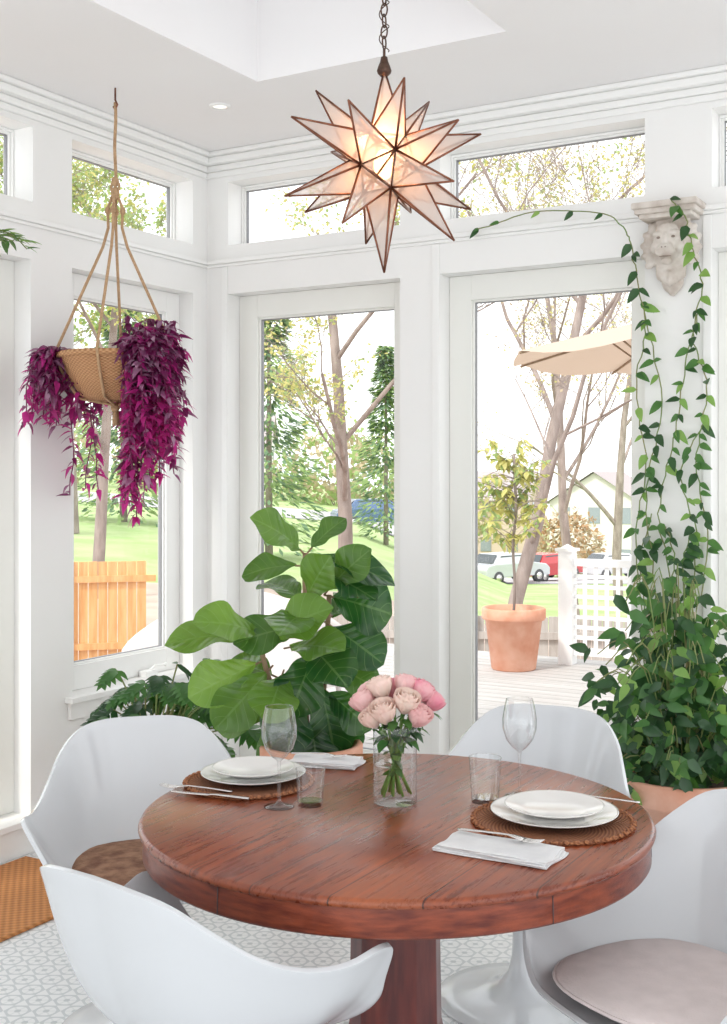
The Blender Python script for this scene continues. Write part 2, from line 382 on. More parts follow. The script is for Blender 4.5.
def unit(name, wall, a0, a1, z0, z1, sl, sr, sb, st, dep, thick=0.045, mat=M_FRAME):
    def P(mb, a, b, d0, d1, zz0, zz1, mi=0):
        if wall == 'back': mb.box(a, d0, zz0, b, d1, zz1, mi)
        else: mb.box(-d1, a, zz0, -d0, b, zz1, mi)
    cx = (a0 + a1) / 2
    root = empty(name, (cx, dep, z0) if wall == 'back' else (-dep, cx, z0))
    mb = MB(); e = 0.001; d0, d1 = dep, dep + thick
    P(mb, a0 + e, a0 + sl, d0, d1, z0 + e, z1 - e); P(mb, a1 - sr, a1 - e, d0, d1, z0 + e, z1 - e)
    P(mb, a0 + sl, a1 - sr, d0, d1, z0 + e, z0 + sb); P(mb, a0 + sl, a1 - sr, d0, d1, z1 - st, z1 - e)
    w = 0.010
    P(mb, a0 + sl, a0 + sl + w, d0 + .012, d1, z0 + sb, z1 - st); P(mb, a1 - sr - w, a1 - sr, d0 + .012, d1, z0 + sb, z1 - st)
    P(mb, a0 + sl + w, a1 - sr - w, d0 + .012, d1, z0 + sb, z0 + sb + w); P(mb, a0 + sl + w, a1 - sr - w, d0 + .012, d1, z1 - st - w, z1 - st)
    w2 = w + 0.003
    P(mb, a0 + sl + w, a0 + sl + w2, d0 + .02, d1 - .004, z0 + sb + w, z1 - st - w, 1); P(mb, a1 - sr - w2, a1 - sr - w, d0 + .02, d1 - .004, z0 + sb + w, z1 - st - w, 1)
    P(mb, a0 + sl + w, a1 - sr - w, d0 + .02, d1 - .004, z1 - st - w2, z1 - st - w, 1); P(mb, a0 + sl + w, a1 - sr - w, d0 + .02, d1 - .004, z0 + sb + w, z0 + sb + w2, 1)
    o = mb.obj('frame', [mat, M_GASK], bevel=0.003); o.parent = root; o.matrix_parent_inverse = Matrix.Translation(-root.location)
    mb = MB(); g = d0 + .024
    if wall == 'back': mb.add([(a0 + sl, g, z0 + sb), (a1 - sr, g, z0 + sb), (a1 - sr, g, z1 - st), (a0 + sl, g, z1 - st)], [(0, 1, 2, 3)])
    else: mb.add([(-g, a0 + sl, z0 + sb), (-g, a1 - sr, z0 + sb), (-g, a1 - sr, z1 - st), (-g, a0 + sl, z1 - st)], [(0, 1, 2, 3)])
    o = mb.obj('glass', M_PANE); o.parent = root; o.matrix_parent_inverse = Matrix.Translation(-root.location)
    return root
for i, (a, b) in enumerate(back_op):
    unit('door_%d' % (i + 1), 'back', a, b, 0.03, DT, 0.110, 0.080, 0.22, 0.112, 0.095)
    unit('window_%d' % (i + 1), 'back', a, b, TB, TT, 0.008, 0.008, 0.012, 0.012, 0.11, mat=M_TRIM)
unit('window_5', 'left', -0.945, -0.112, 0.60, DT, 0.10, 0.10, 0.11, 0.10, 0.085, mat=M_TRIM)
unit('window_6', 'left', -0.945, -0.112, TB, TT, 0.008, 0.008, 0.012, 0.012, 0.11, mat=M_TRIM)
unit('door_5', 'left', -2.15, -1.185, 0.145, DT, 0.12, 0.12, 0.2, 0.12, 0.095)
unit('window_7', 'left', -2.15, -1.172, TB, TT, 0.008, 0.008, 0.012, 0.012, 0.11, mat=M_TRIM)
unit('door_6', 'left', -3.6, -2.5, 0.145, DT, 0.12, 0.12, 0.2, 0.12, 0.095)
unit('window_8', 'left', -3.6, -2.5, TB, TT, 0.008, 0.008, 0.012, 0.012, 0.11, mat=M_TRIM)
mb = MB(); mb.box(0.0, -0.99, 0.575, 0.045, -0.065, 0.60); mb.box(0, -0.97, 0.50, 0.018, -0.085, 0.575)
mb.obj('trim_window_sill', M_TRIM, bevel=0.003)
mb = MB(); mb.box(-0.08, -0.42, 0.60, -0.03, -0.34, 0.628); mb.tube([(-0.05, -0.38, 0.625), (-0.03, -0.36, 0.65), (-0.03, -0.29, 0.645)], 0.006)
mb.ball((-0.03, -0.285, 0.645), 0.01); mb.obj('window_crank_handle', M_TRIM, bevel=0.003)
mb = MB()
for a, b in ((1.098, 1.30), (2.23, 2.50), (3.43, 3.70)):
    mb.box(b - 0.035, -0.008, 0.146, b, 0, 2.584)
mb.box(0.095, -0.008, 0.146, 0.13, 0, 2.584)
mb.obj('trim_post_casing', M_TRIM, bevel=0.003)
mb = MB(); mb.lathe([(0.048, 0), (0.045, -0.008), (0.034, -0.008), (0.03, 0.0), (0.03, -0.001)], 32, 0, sm=True)
mb.lathe([(0.0305, -0.002), (0.001, -0.002)], 32, 1)
mb.obj('recessed_ceiling_light', [M_TRIM, pmat('led_diffuser', (0.9, 0.9, 0.88), emis=(1, 0.93, 0.8), estr=1.0)], loc=(0.561, -0.634, H))
mb = MB(); mb.box(-0.29, -0.36, 0, 0.29, 0.36, 0.014); mb.obj('jute_doormat', M_JUTE, loc=(0.36, -1.64, 0.0), bevel=0.005)

# ------------------------------------------------------------------ table
TC = site(0.077, 2.88); TZ = 0.749
tab = empty('round_dining_table', (TC.x, TC.y, 0))
mb = MB(); R = 0.608
prof = [(0.0005, TZ), (R - 0.012, TZ), (R - 0.004, TZ - 0.003), (R, TZ - 0.010), (R - 0.003, TZ - 0.018), (R - 0.012, TZ - 0.021), (0.0005, TZ - 0.021)]
mb.lathe(prof, 128, 0); mb.obj('table_top', M_TABLE, parent=tab)
mb = MB(); mb.lathe([(R - 0.012, TZ - 0.0205), (R - 0.010, TZ - 0.074), (R - 0.014, TZ - 0.080), (R - 0.04, TZ - 0.080), (R - 0.04, TZ - 0.0205)], 128, 0)
for a in (200, 262, 330, 20, 82, 150):
    ra = math.radians(a); c, s_ = math.cos(ra), math.sin(ra)
    mb.tube([((R - 0.0112) * c, (R - 0.0112) * s_, TZ - 0.022), ((R - 0.0098) * c, (R - 0.0098) * s_, TZ - 0.077)], 0.0012, 5, 1)
mb.obj('apron', [M_APRON, M_DARK], parent=tab)
mb = MB()
mb.lathe([(0.001, TZ - 0.0215), (0.30, TZ - 0.0215), (0.30, TZ - 0.05), (0.14, TZ - 0.07), (0.125, TZ - 0.10), (0.112, TZ - 0.115), (0.108, 0.50), (0.112, 0.25), (0.135, 0.15), (0.17, 0.11), (0.17, 0.08), (0.001, 0.08)], 10, 0, sm=False)
for k in range(4):
    a = math.radians(45 + 90 * k); c, s_ = math.cos(a), math.sin(a)
    mb.tube([(0.10 * c, 0.10 * s_, 0.11), (0.22 * c, 0.22 * s_, 0.085), (0.34 * c, 0.34 * s_, 0.035)], [0.05, 0.042, 0.034], 10)
mb.obj('pedestal', M_PED, parent=tab, bevel=0.003)

# ------------------------------------------------------------------ tulip armchairs
def spline(P, k):
    out = []
    n = len(P)
    for i in range(n - 1):
        p0, p1, p2, p3 = P[max(i - 1, 0)], P[i], P[i + 1], P[min(i + 2, n - 1)]
        for j in range(k):
            t = j / k
            out.append(0.5 * ((2 * p1) + (p2 - p0) * t + (2 * p0 - 5 * p1 + 4 * p2 - p3) * t * t + (3 * p1 - p0 - 3 * p2 + p3) * t ** 3))
    out.append(P[-1].copy()); return out
def shellmesh(root, mat, name='shell'):
    half = [Vector(q) for q in ((0, -0.30, 0.820), (0.10, -0.30, 0.817), (0.18, -0.275, 0.797), (0.235, -0.22, 0.745), (0.27, -0.14, 0.685),
            (0.30, -0.05, 0.645), (0.328, 0.04, 0.635), (0.345, 0.115, 0.648), (0.335, 0.165, 0.630), (0.295, 0.195, 0.56), (0.25, 0.225, 0.49),
            (0.16, 0.265, 0.457), (0.0, 0.285, 0.450))]
    hs = spline(half, 4)
    rim = [Vector((-q.x, q.y, q.z)) for q in hs[::-1]][:-1] + hs
    C = Vector((0, -0.01, 0.415)); nv = 14; P = []
    for q in rim:
        hgt = q.z - 0.45; f = min(1, max(0, hgt / 0.2))
        P1 = Vector((q.x * (1 - 0.20 * f), q.y * (1 - 0.10 * f), q.z - 0.38 * hgt - 0.012))
        P2 = Vector((q.x * 0.78, q.y * 0.82, 0.425))
        row = []
        for i in range(nv + 1):
            t = i / nv; t = t ** 1.1
            row.append(q * (1 - t) ** 3 + P1 * 3 * t * (1 - t) ** 2 + P2 * 3 * t * t * (1 - t) + C * t ** 3)
        P.append(row)
    mb = MB(); mb.grid(P, 0, True)
    o = mb.obj(name, mat, parent=root)
    w = o.modifiers.new('weld', 'WELD'); w.merge_threshold = 0.0006
    so = o.modifiers.new('sol', 'SOLIDIFY'); so.thickness = 0.012; so.offset = 0
    bv = o.modifiers.new('bev', 'BEVEL'); bv.width = 0.005; bv.segments = 3; bv.limit_method = 'ANGLE'; bv.angle_limit = math.radians(50)
def chair(x, d, hx, hd, cush=None):
    hv = sdir(hx, hd); rz = math.atan2(hv.y, hv.x) - math.pi / 2
    p = site(x, d); root = empty('tulip_armchair', (p.x, p.y, 0), rz)
    shellmesh(root, M_WHITE)
    mb = MB()
    mb.lathe([(0.001, 0.41), (0.11, 0.408), (0.09, 0.395), (0.055, 0.37), (0.036, 0.33), (0.029, 0.27), (0.027, 0.20), (0.030, 0.13), (0.042, 0.08),
              (0.075, 0.045), (0.13, 0.025), (0.20, 0.014), (0.25, 0.008), (0.255, 0.003), (0.25, 0.0), (0.001, 0.0)], 48)
    mb.obj('pedestal', M_WHITE, parent=root)
    if cush:
        mb = MB(); n = 26; cy = .045; cr = .22
        for layer in (1, -1):
            Pg = []
            for i in range(9):
                rr = math.sin(math.pi / 2 * i / 8)
                row = []
                for j in range(n + 1):
                    a = 2 * math.pi * j / n
                    ca, sa = math.cos(a), math.sin(a)
                    sx = math.copysign(abs(ca) ** 0.75, ca); sy = math.copysign(abs(sa) ** 0.75, sa)
                    row.append(Vector((cr * rr * sx, cy + cr * rr * sy, 0.466 + layer * 0.028 * math.sqrt(max(0, 1 - rr ** 2.6)) + 0.012 * rr * rr)))
                Pg.append(row)
            mb.grid(Pg, 0, True)
        mb.tube([(cr * math.copysign(abs(math.cos(a)) ** .75, math.cos(a)), cy + cr * math.copysign(abs(math.sin(a)) ** .75, math.sin(a)), 0.478) for a in [2 * math.pi * j / 40 for j in range(41)]], 0.004, 6)
        mb.obj('seat_cushion', cush, parent=root)
    return root
M_CUP = pmat('cushion_pink_grey', (0.66, 0.585, 0.57), (0.72, 0.64, 0.625), scale=20, rough=0.9, bump=0.2, bscale=200)
M_CUB = pmat('cushion_brown', (0.18, 0.08, 0.045), (0.36, 0.20, 0.12), scale=25, rough=0.8, bump=0.4, bscale=120)
chair(-0.60, 3.37, 0.28, -0.96, M_CUB)
chair(-0.31, 2.43, 0.62, 0.78)
chair(0.685, 2.57, -0.84, -0.54, M_CUP)
chair(0.47, 3.56, -0.40, -0.91)

# ------------------------------------------------------------------ table settings
def on_table(x, d): p = site(x, d, TZ); return p
def placemat(x, d, r):
    mb = MB(); mb.lathe([(0.0005, 0.006), (r * .96, 0.006), (r - .006, 0.008), (r, 0.005), (r - .003, 0.0), (0.0005, 0.0)], 72)
    for k in range(48):
        a = 2 * math.pi * k / 48
        mb.ball(((r - .004) * math.cos(a), (r - .004) * math.sin(a), 0.006), (0.009, 0.009, 0.0055), 0, 8, 5)
    mb.obj('woven_placemat', M_MAT, loc=on_table(x, d))
def plate(x, d, z, r):
    mb = MB(); mb.lathe([(0.0005, 0.005), (r * .60, 0.005), (r * .68, 0.009), (r * .97, 0.018), (r, 0.0195), (r, 0.0175), (r * .97, 0.015), (r * .70, 0.005), (r * .62, 0.0), (0.0005, 0.0)], 72)
    p = on_table(x, d); mb.obj('dinner_plate' if r > 0.125 else 'salad_plate', M_CHINA, loc=(p.x, p.y, TZ + z))
placemat(-0.300, 3.14, 0.168); plate(-0.290, 3.16, 0.0085, 0.138); plate(-0.290, 3.16, 0.0215, 0.108)
placemat(0.440, 2.79, 0.187); plate(0.445, 2.80, 0.0085, 0.148); plate(0.445, 2.80, 0.0215, 0.115)
def wineglass(x, d):
    mb = MB()
    mb.lathe([(0.0008, 0.0), (0.036, 0.0), (0.037, 0.002), (0.02, 0.005), (0.006, 0.010), (0.0038, 0.02), (0.0036, 0.10), (0.005, 0.112), (0.018, 0.122), (0.034, 0.142), (0.0425, 0.17), (0.043, 0.195), (0.038, 0.225), (0.0335, 0.243)], 40)
    mb.tube([(0.0335 * math.cos(a), 0.0335 * math.sin(a), 0.243) for a in [2 * math.pi * j / 40 for j in range(41)]], .0009, 6, cap=False)
    mb.obj('wine_glass', M_GLASS, loc=on_table(x, d))
def tumbler(x, d, r, h):
    mb = MB(); mb.lathe([(0.0008, 0), (r * .82, 0), (r * .85, 0.002), (r, h)], 40)
    mb.lathe([(0.0008, 0.012), (r * .84, 0.012)], 40)
    mb.tube([(r * math.cos(a), r * math.sin(a), h) for a in [2 * math.pi * j / 40 for j in range(41)]], .0012, 6, cap=False)
    mb.obj('water_tumbler', M_GLASS, loc=on_table(x, d))
wineglass(-0.205, 2.915); wineglass(0.392, 3.015)
tumbler(-0.130, 2.93, 0.036, 0.088); tumbler(0.300, 2.96, 0.040, 0.11)
def napkin(x, d, w, l, hx, hd):
    hv = sdir(hx, hd); rz = math.atan2(hv.y, hv.x); root = empty('linen_napkin', on_table(x, d), rz)
    mb = MB()
    for k in range(4):
        P = []; z0 = 0.002 + k * 0.0042
        ww, ll = w * (1 - .02 * k), l * (1 - 0.015 * k)
        for i in range(13):
            row = []
            for j in range(9):
                u, v = i / 12 * 2 - 1, j / 8 * 2 - 1
                edge = max(abs(u), abs(v)) ** 8
                z = z0 + 0.002 * noise.noise(Vector((u * 2.2 + k, v * 2.2, 3.3))) * (0.3 + k * .3) - edge * 0.0008 * k + 0.001
                row.append(Vector((u * ll / 2 + 0.004 * math.sin(v * 3 + k), v * ww / 2 + 0.003 * math.sin(u * 3 + k * 2), z)))
            P.append(row)
        mb.grid(P)
    o = mb.obj('cloth', M_LINEN, parent=root)
    so = o.modifiers.new('s', 'SOLIDIFY'); so.thickness = 0.0035; so.offset = 0
    b = o.modifiers.new('b', 'BEVEL'); b.width = 0.0015; b.segments = 2
napkin(0.292, 2.56, 0.125, 0.26, 0.86, -0.50)
napkin(-0.105, 3.345, 0.11, 0.20, 0.9, -0.25)
def cutlery(kind, x, d, hx, hd, z=0.002, s=1.0):
    hv = sdir(hx, hd); rz = math.atan2(hv.y, hv.x); mb = MB()
    def strip(pts):
        P = [[Vector((px, -w, pz)), Vector((px, 0, pz + 0.0012)), Vector((px, w, pz))] for px, w, pz in pts]; mb.grid(P)
    if kind == 'fork':
        strip([(-.10, .005, .003), (-.09, .0075, .0035), (-.04, .004, .006), (0.02, .003, .008), (.04, .010, .006), (.055, .012, .003)])
        for k in range(4):
            y = -.0102 + k * .0068; mb.tube([(.053, y, .0035), (.075, y, .003), (.10, y * .85, .0075)], [.0018, .0017, .0008], 6)
    elif kind == 'knife':
        strip([(-.11, .006, .004), (-.10, .008, .005), (-.02, .006, .006), (-.005, .005, .005), (.0, .008, .004), (.07, .0095, .003), (.10, .006, .003), (.11, .001, .003)])
    else:
        strip([(-.10, .005, .003), (-.09, .0075, .004), (-.04, .004, .006), (0.03, .003, .009), (.045, .006, .007)])
        P = []
        for i in range(9):
            t = i / 8; w = math.sin(math.pi * (0.1 + .9 * t)) ** .6 * .019 if t < 1 else .001
            P.append([Vector((.042 + t * .058, q * w, .006 - .005 * (1 - q * q) * math.sin(math.pi * t))) for q in (-1, -.5, 0, .5, 1)])
        mb.grid(P)
    p = site(x, d, TZ + z); o = mb.obj('dinner_' + kind if kind != 'spoon' else 'soup_spoon', M_STEEL, loc=p, rz=rz)
    o.scale = (s, s, 1)
    so = o.modifiers.new('s', 'SOLIDIFY'); so.thickness = 0.0016
cutlery('fork', -0.425, 3.05, -0.93, 0.30, .006); cutlery('knife', -0.385, 2.99, -0.93, 0.34, 0.005)
cutlery('fork', -0.125, 3.35, 0.9, -0.25, 0.021, .8)
cutlery('fork', 0.295, 2.60, 0.86, -0.50, 0.021, 1.0)
cutlery('spoon', 0.575, 2.94, -0.95, 0.30, 0.008)

# vase with roses
VP = on_table(0.078, 2.955)
vase = empty('rose_vase', VP)
mb = MB(); r, h = 0.054, 0.19
mb.lathe([(0.0008, 0.001), (r - .002, 0.001), (r, 0.003), (r, h)], 56)
mb.tube([(r * math.cos(a), r * math.sin(a), h) for a in [2 * math.pi * j / 48 for j in range(49)]], .0016, 6, cap=False)
mb.obj('glass_vase', M_GLASS, parent=vase)
mb = MB(); mb.lathe([(r - .002, 0.095), (0.0008, 0.095)], 48); mb.obj('water', M_WATER, parent=vase)
mb = MB()
roses = [(-.034, .0, .276, .032, 2), (.026, .01, .280, .031, 0), (.062, .0, .268, .031, 1), (.088, .01, .242, .030, 1), (-.074, .0, .242, .032, 0), (-.028, -.05, .226, .034, 2),
         (.024, -.045, .250, .033, 2), (.054, -.045, .216, .031, 0), (-.056, -.04, .210, .028, 2), (.0, .05, .262, .031, 1), (-.058, .055, .257, .028, 0), (.055, .06, .256, .028, 0)]
def rose(mb, c, up, R, mi):
    up = up.normalized(); X = up.orthogonal().normalized(); Y = up.cross(X)
    for k, (n, rr, hh, op) in enumerate(((3, .16, 1.0, -.3), (4, .34, 1.05, -.2), (5, .54, 1.05, -.1), (5, .74, 1.0, .02), (6, .90, .92, .12))):
        for i in range(n):
            a0 = 2 * math.pi * (i + .37 * k) / n + U(-.1, .1); hw = math.pi / n * 1.45
            P = []
            for v in range(6):
                vv = v / 5; row = []
                for u in range(6):
                    uu = u / 5 * 2 - 1
                    a = a0 + uu * hw * (0.45 + .55 * math.sin(vv * math.pi * .62 + .3))
                    rad = R * rr * (.25 + .75 * math.sin(min(1, vv * 1.25) * math.pi / 2)) * (1 + op * vv * vv) + R * .04 * uu * uu
                    z = R * (1.75 * hh * vv - .75) - R * .18 * (uu ** 4) * vv + (R * -.12 * max(0, vv - .75) * 4 * max(0, op))
                    row.append(c + X * (math.cos(a) * rad) + Y * (math.sin(a) * rad) + up * z)
                P.append(row)
            mb.grid(P, mi)
for i, (x, dd, z, R_, c) in enumerate(roses):
    top = sdir(x, dd, z); rose(mb, top, Vector((top.x * 2.5, top.y * 2.5, .26)), R_, c)
    foot = sdir(-x * .45 + U(-.01, .01), -dd * .45, 0.02); neck = sdir(x * .42, dd * .42, 0.17)
    mb.tube([foot, (foot + neck) / 2, neck, top * 0.9 + Vector((0, 0, .012)), top - Vector((0, 0, R_ * .5))], 0.0034, 6, 5)
    for k in range(5):
        a = U(0, 6.28); mb.leaf(top - Vector((0, 0, R_ * .8)), (math.cos(a), math.sin(a), .1), UP, .03, .008, 3, .6)
    for k in range(3):
        q = foot.lerp(neck, U(.3, 1)); a = U(0, 6.28)
        mb.leaf(q, (math.cos(a) * .4, math.sin(a) * .4, U(-.5, .8)), (math.sin(a), 0, 1), U(.025, .04), .02, 3, .2)
for k in range(30):
    a = U(0, 6.28); rr = U(.02, .05); p = sdir(rr * math.cos(a), rr * math.sin(a), U(.15, .215))
    mb.leaf(p, sdir(math.cos(a), math.sin(a), U(-.5, .3)), UP, U(.035, .05), .026, 4 if k % 2 else 3, .3)
mb.obj('roses', [M_ROSE1, M_ROSE3, M_ROSE2, G_MD, G_DK, G_LT], parent=vase)

# ------------------------------------------------------------------ star pendant
LP = site(0.05, 2.9, 2.305)
lamp = empty('star_pendant_light', LP)
gr = (1 + 5 ** .5) / 2
iv = [Vector(v).normalized() for v in [(-1, gr, 0), (1, gr, 0), (-1, -gr, 0), (1, -gr, 0), (0, -1, gr), (0, 1, gr), (0, -1, -gr), (0, 1, -gr), (gr, 0, -1), (gr, 0, 1), (-gr, 0, -1), (-gr, 0, 1)]]
ifc = [(0, 11, 5), (0, 5, 1), (0, 1, 7), (0, 7, 10), (0, 10, 11), (1, 5, 9), (5, 11, 4), (11, 10, 2), (10, 7, 6), (7, 1, 8), (3, 9, 4), (3, 4, 2), (3, 2, 6), (3, 6, 8), (3, 8, 9), (4, 9, 5), (2, 4, 11), (6, 2, 10), (8, 6, 7), (9, 8, 1)]
c0 = (iv[0] + iv[11] + iv[5]).normalized()
q = c0.rotation_difference(Vector((0, 0, 1))); Rm = Quaternion((0, 0, 1), math.radians(25)) @ q
iv = [Rm @ v for v in iv]
g = MB(); fr = MB(); rb = 0.084; RS = 0.256
for fi, f in enumerate(ifc):
    tri = [iv[i] * rb for i in f]; cdir = (tri[0] + tri[1] + tri[2]).normalized()
    Rt = RS * (1.0 if fi % 3 else 0.86)
    if cdir.z < -.98: Rt = RS * 1.02
    if cdir.z > .98: Rt = RS * .9
    tip = cdir * Rt
    for k in range(3):
        a, b = tri[k], tri[(k + 1) % 3]
        g.add([a, b, tip], [(0, 1, 2)], 0)
        fr.tube([a, tip], [.0032, .0024], 6)
        fr.tube([a, b], .0030, 6)
def starglass():
    m, n, l, b, out = nt('frosted_star_glass')
    b.inputs['Base Color'].default_value = (0.64, 0.60, 0.59, 1); b.inputs['Roughness'].default_value = 0.10
    t = n.new('ShaderNodeBsdfTranslucent'); t.inputs[0].default_value = (0.95, 0.87, 0.82, 1)
    tr = n.new('ShaderNodeBsdfTransparent'); tr.inputs[0].default_value = (0.96, 0.93, 0.91, 1)
    m1 = n.new('ShaderNodeMixShader'); m1.inputs[0].default_value = .5; l.new(b.outputs[0], m1.inputs[1]); l.new(t.outputs[0], m1.inputs[2])
    m2 = n.new('ShaderNodeMixShader'); m2.inputs[0].default_value = .48; l.new(m1.outputs[0], m2.inputs[1]); l.new(tr.outputs[0], m2.inputs[2])
    l.new(m2.outputs[0], out.inputs[0]); return m
g.obj('glass_panels', starglass(), parent=lamp); fr.obj('bronze_edges', M_BRONZE, parent=lamp)
mb = MB(); mb.ball((0, 0, 0), (.026, .026, .036)); mb.obj('bulb', pmat('warm_bulb', (1, .7, .4), emis=(1, .45, .14), estr=12), parent=lamp)
mb = MB(); zt = RS * .9
mb.lathe([(0.001, zt + .030), (0.008, zt + .029), (0.010, zt + .018), (0.015, zt + .006), (0.018, zt - .004), (0.016, zt - .010), (0.008, zt - .018)], 24)
mb.tube([(0, 0, zt + .025), (0, 0, zt + .05)], .0035)
z = zt + .05; k = 0
ceil_l = H - LP.z
while z < ceil_l - .03:
    pts = []
    for j in range(17):
        a = 2 * math.pi * j / 16; u_, v_ = math.cos(a) * .0085, math.sin(a) * .016
        pts.append((u_ if k % 2 else 0, 0 if k % 2 else u_, z + .014 + v_))
    mb.tube(pts, .0020, 6, cap=False); z += .0265; k += 1
mb.tube([(math.cos(t_ * .5) * .012, math.sin(t_ * .5) * .012, zt + .04 + t_ * (ceil_l - zt - .05) / 120) for t_ in range(120)], .0014, 5)
mb.lathe([(0.06, ceil_l), (0.06, ceil_l - .008), (0.03, ceil_l - .025), (0.006, ceil_l - .035), (0.001, ceil_l - .035)], 32)
mb.obj('chain_and_cap', M_CAP, parent=lamp)
li = bpy.data.lights.new('bulb_light', 'POINT'); li.energy = 2.4; li.color = (1, .56, .28); li.shadow_soft_size = .03
lo = bpy.data.objects.new('bulb_light', li); bpy.context.collection.objects.link(lo); lo.parent = lamp; lo.location = (0, 0, 0.05)

# ------------------------------------------------------------------ hanging purple plant
HP = site(-1.02, 4.93, 0); hang = empty('hanging_purple_plant', (HP.x, HP.y, 1.86))
mb = MB()
mb.lathe([(0.0005, 0.0), (.10, 0.0), (.14, .02), (.185, .09), (.225, .17), (.235, .18), (.225, .185), (.175, .09), (.13, .03), (0.0005, .02)], 48)
mb.tube([(.23 * math.cos(a), .23 * math.sin(a), .18) for a in [2 * math.pi * j / 36 for j in range(37)]], .013, 8, cap=False)
mb.obj('wicker_basket', M_BASKET, parent=hang)
mb = MB(); mb.lathe([(0.0005, .155), (.210, .15)], 32); mb.obj('soil', M_SOIL, parent=hang)
mb = MB(); top = H - 1.86
mb.tube([(0, 0, top), (0, 0, top - .05), (.012, 0, top - .07), (0.0, 0, top - .09), (-.01, 0, top - .075)], .004, 6)
mb.tube([(0.003 * math.sin(i), 0, top - .06 - i * .038) for i in range(11)], .0065, 8, 1)
zk = .87
mb.ball((0, 0, zk + .03), (.016, .016, .022), 1); mb.ball((0, 0, zk - .02), (.018, .018, .03), 1); mb.tube([(.022 * math.cos(a), 0, zk + .008 + .022 * math.sin(a)) for a in [2 * math.pi * j / 16 for j in range(17)]], .006, 6, 1, cap=False)
for k in range(4):
    a = math.radians((5, 95, 185, 265)[k]) + YAW
    c, s_ = math.cos(a), math.sin(a)
    mb.tube([(0, 0, zk), (.030 * c, .030 * s_, zk - .08), (.028 * c, .028 * s_, zk - .16), (.05 * c, .05 * s_, zk - .24), (.245 * c, .245 * s_, .19), (.215 * c, .215 * s_, .12), (.15 * c, .15 * s_, .01), (.02 * c, .02 * s_, -.015), (0, 0, -.03)], .0062, 7, 1)
    mb.ball((.030 * c, .030 * s_, zk - .09), (.012, .012, .018), 1)
mb.ball((0, 0, -.03), .018, 1)
mb.tube([(0, 0, -.03), (.005, 0, -.1)], [.012, .016], 8, 1)
mb.obj('rope_hanger', [M_BRONZE, M_ROPE], parent=hang)
mb = MB()
def strand(p0, az, out, rise, length, dens=2, bend=0.0):
    d0 = sdir(math.cos(az), math.sin(az)); pts = [p0.copy()]
    p = p0.copy()
    pts.append(p + d0 * out * .5 + UP * rise); pts.append(p + d0 * out + UP * (rise * .5))
    q = pts[-1]; m = max(2, int(length / .06)); dr = U(-.02, .02) + bend
    for i in range(m):
        q = q - UP * (length / m) + d0 * dr * (1 - i / m) + Vector((U(-.010, .010), U(-.010, .010), 0)); pts.append(q)
    sp = spline(pts, 4); mb.tube(sp, .0026, 5, 0)
    for i in range(2, len(sp)):
        for k in range(dens):
            if random.random() < .1: continue
            a = U(0, 6.28); D = (Vector((math.cos(a), math.sin(a), U(-1.0, .3))) + d0 * .3)
            L = U(.036, .070); lowr = sp[i].z < .03
            mb.leaf(sp[i], D, UP + Vector((U(-.5, .5), U(-.5, .5), 0)), L, L * U(.38, .5), random.choice((2, 2, 1, 2, 3) if lowr else (1, 1, 1, 2, 3, 3)), U(.2, .6), .25, 'lance', 4)
for i in range(96):
    azd = U(0, 360)
    if 208 < azd < 322: continue
    az = math.radians(azd); c = math.cos(az)
    r0 = U(.03, .19); p0 = sdir(math.cos(az) * r0, math.sin(az) * r0, .15)
    if c > .0: strand(p0, az, U(.03, .14), U(.03, .16), U(.12, .42))
    else: strand(p0, az, U(.05, .14), U(.02, .06), U(.04, .24))
for i in range(22):   # left rim fringe
    az = math.radians(U(160, 210)); p0 = sdir(math.cos(az) * .2, math.sin(az) * .2, .17); strand(p0, az, U(.05, .14), U(.01, .05), U(.08, .30))
for i in range(30):   # spill over the front right
    az = math.radians(U(-60, -10)); p0 = sdir(math.cos(az) * .2, math.sin(az) * .2, .17); strand(p0, az, U(.02, .10), U(.02, .10), U(.20, .58))
for i in range(9):
    az = math.radians(U(-70, -46)); p0 = sdir(math.cos(az) * .2, math.sin(az) * .2, .17); strand(p0, az, U(.03, .05), U(.02, .05), U(.5, .68))
for i in range(3):    # thin strands behind/under the basket
    az = math.radians(U(120, 150)); p0 = sdir(math.cos(az) * .20, math.sin(az) * .20, .17)
    strand(p0, az, .04, .02, U(.50, .58), 1)
for i in range(24):   # upright mound
    az = U(0, 6.28); r0 = U(0, .11); p0 = sdir(.12 + math.cos(az) * r0, math.sin(az) * r0, .15); strand(p0, az, U(.02, .05), U(.06, .20), U(.02, .10))
mb.obj('trailing_foliage', [M_PURSTEM, P1, P2, P3], parent=hang)

# ------------------------------------------------------------------ fiddle leaf fig
def pot_profile(r, h): return [(0.0005, 0), (r * .68, 0), (r * .72, .01), (r * .92, h * .80), (r * 1.0, h * .81), (r * 1.04, h * .84), (r * 1.04, h * .98), (r * 1.01, h), (r * .93, h), (r * .90, h * .9), (r * .86, h * .88)]
FP = site(-0.20, 4.55); fig = empty('fiddle_leaf_fig', (FP.x, FP.y, 0))
mb = MB(); mb.lathe(pot_profile(.19, .34), 48, 0, c=(0, 0, .20)); mb.lathe([(0.0005, .20 + .30), (.17, .20 + .30)], 40, 1)
for k in range(4):
    a = math.radians(45 + 90 * k); mb.tube([(.13 * math.cos(a), .13 * math.sin(a), .20), (.16 * math.cos(a), .16 * math.sin(a), 0)], .014, 8, 2)
mb.lathe([(.001, .185), (.16, .185), (.16, .20), (.001, .20)], 32, 2)
mb.obj('pot_on_stand', [M_TERRA, M_SOIL, M_BROWNSTEM], parent=fig)
mb = MB()
mb.tube(spline([sdir(0, 0, .47), sdir(-.02, 0, .70), sdir(.0, 0, .95), sdir(-.02, 0, 1.10), sdir(-.02, 0, 1.26)], 4), .011, 8, 0)
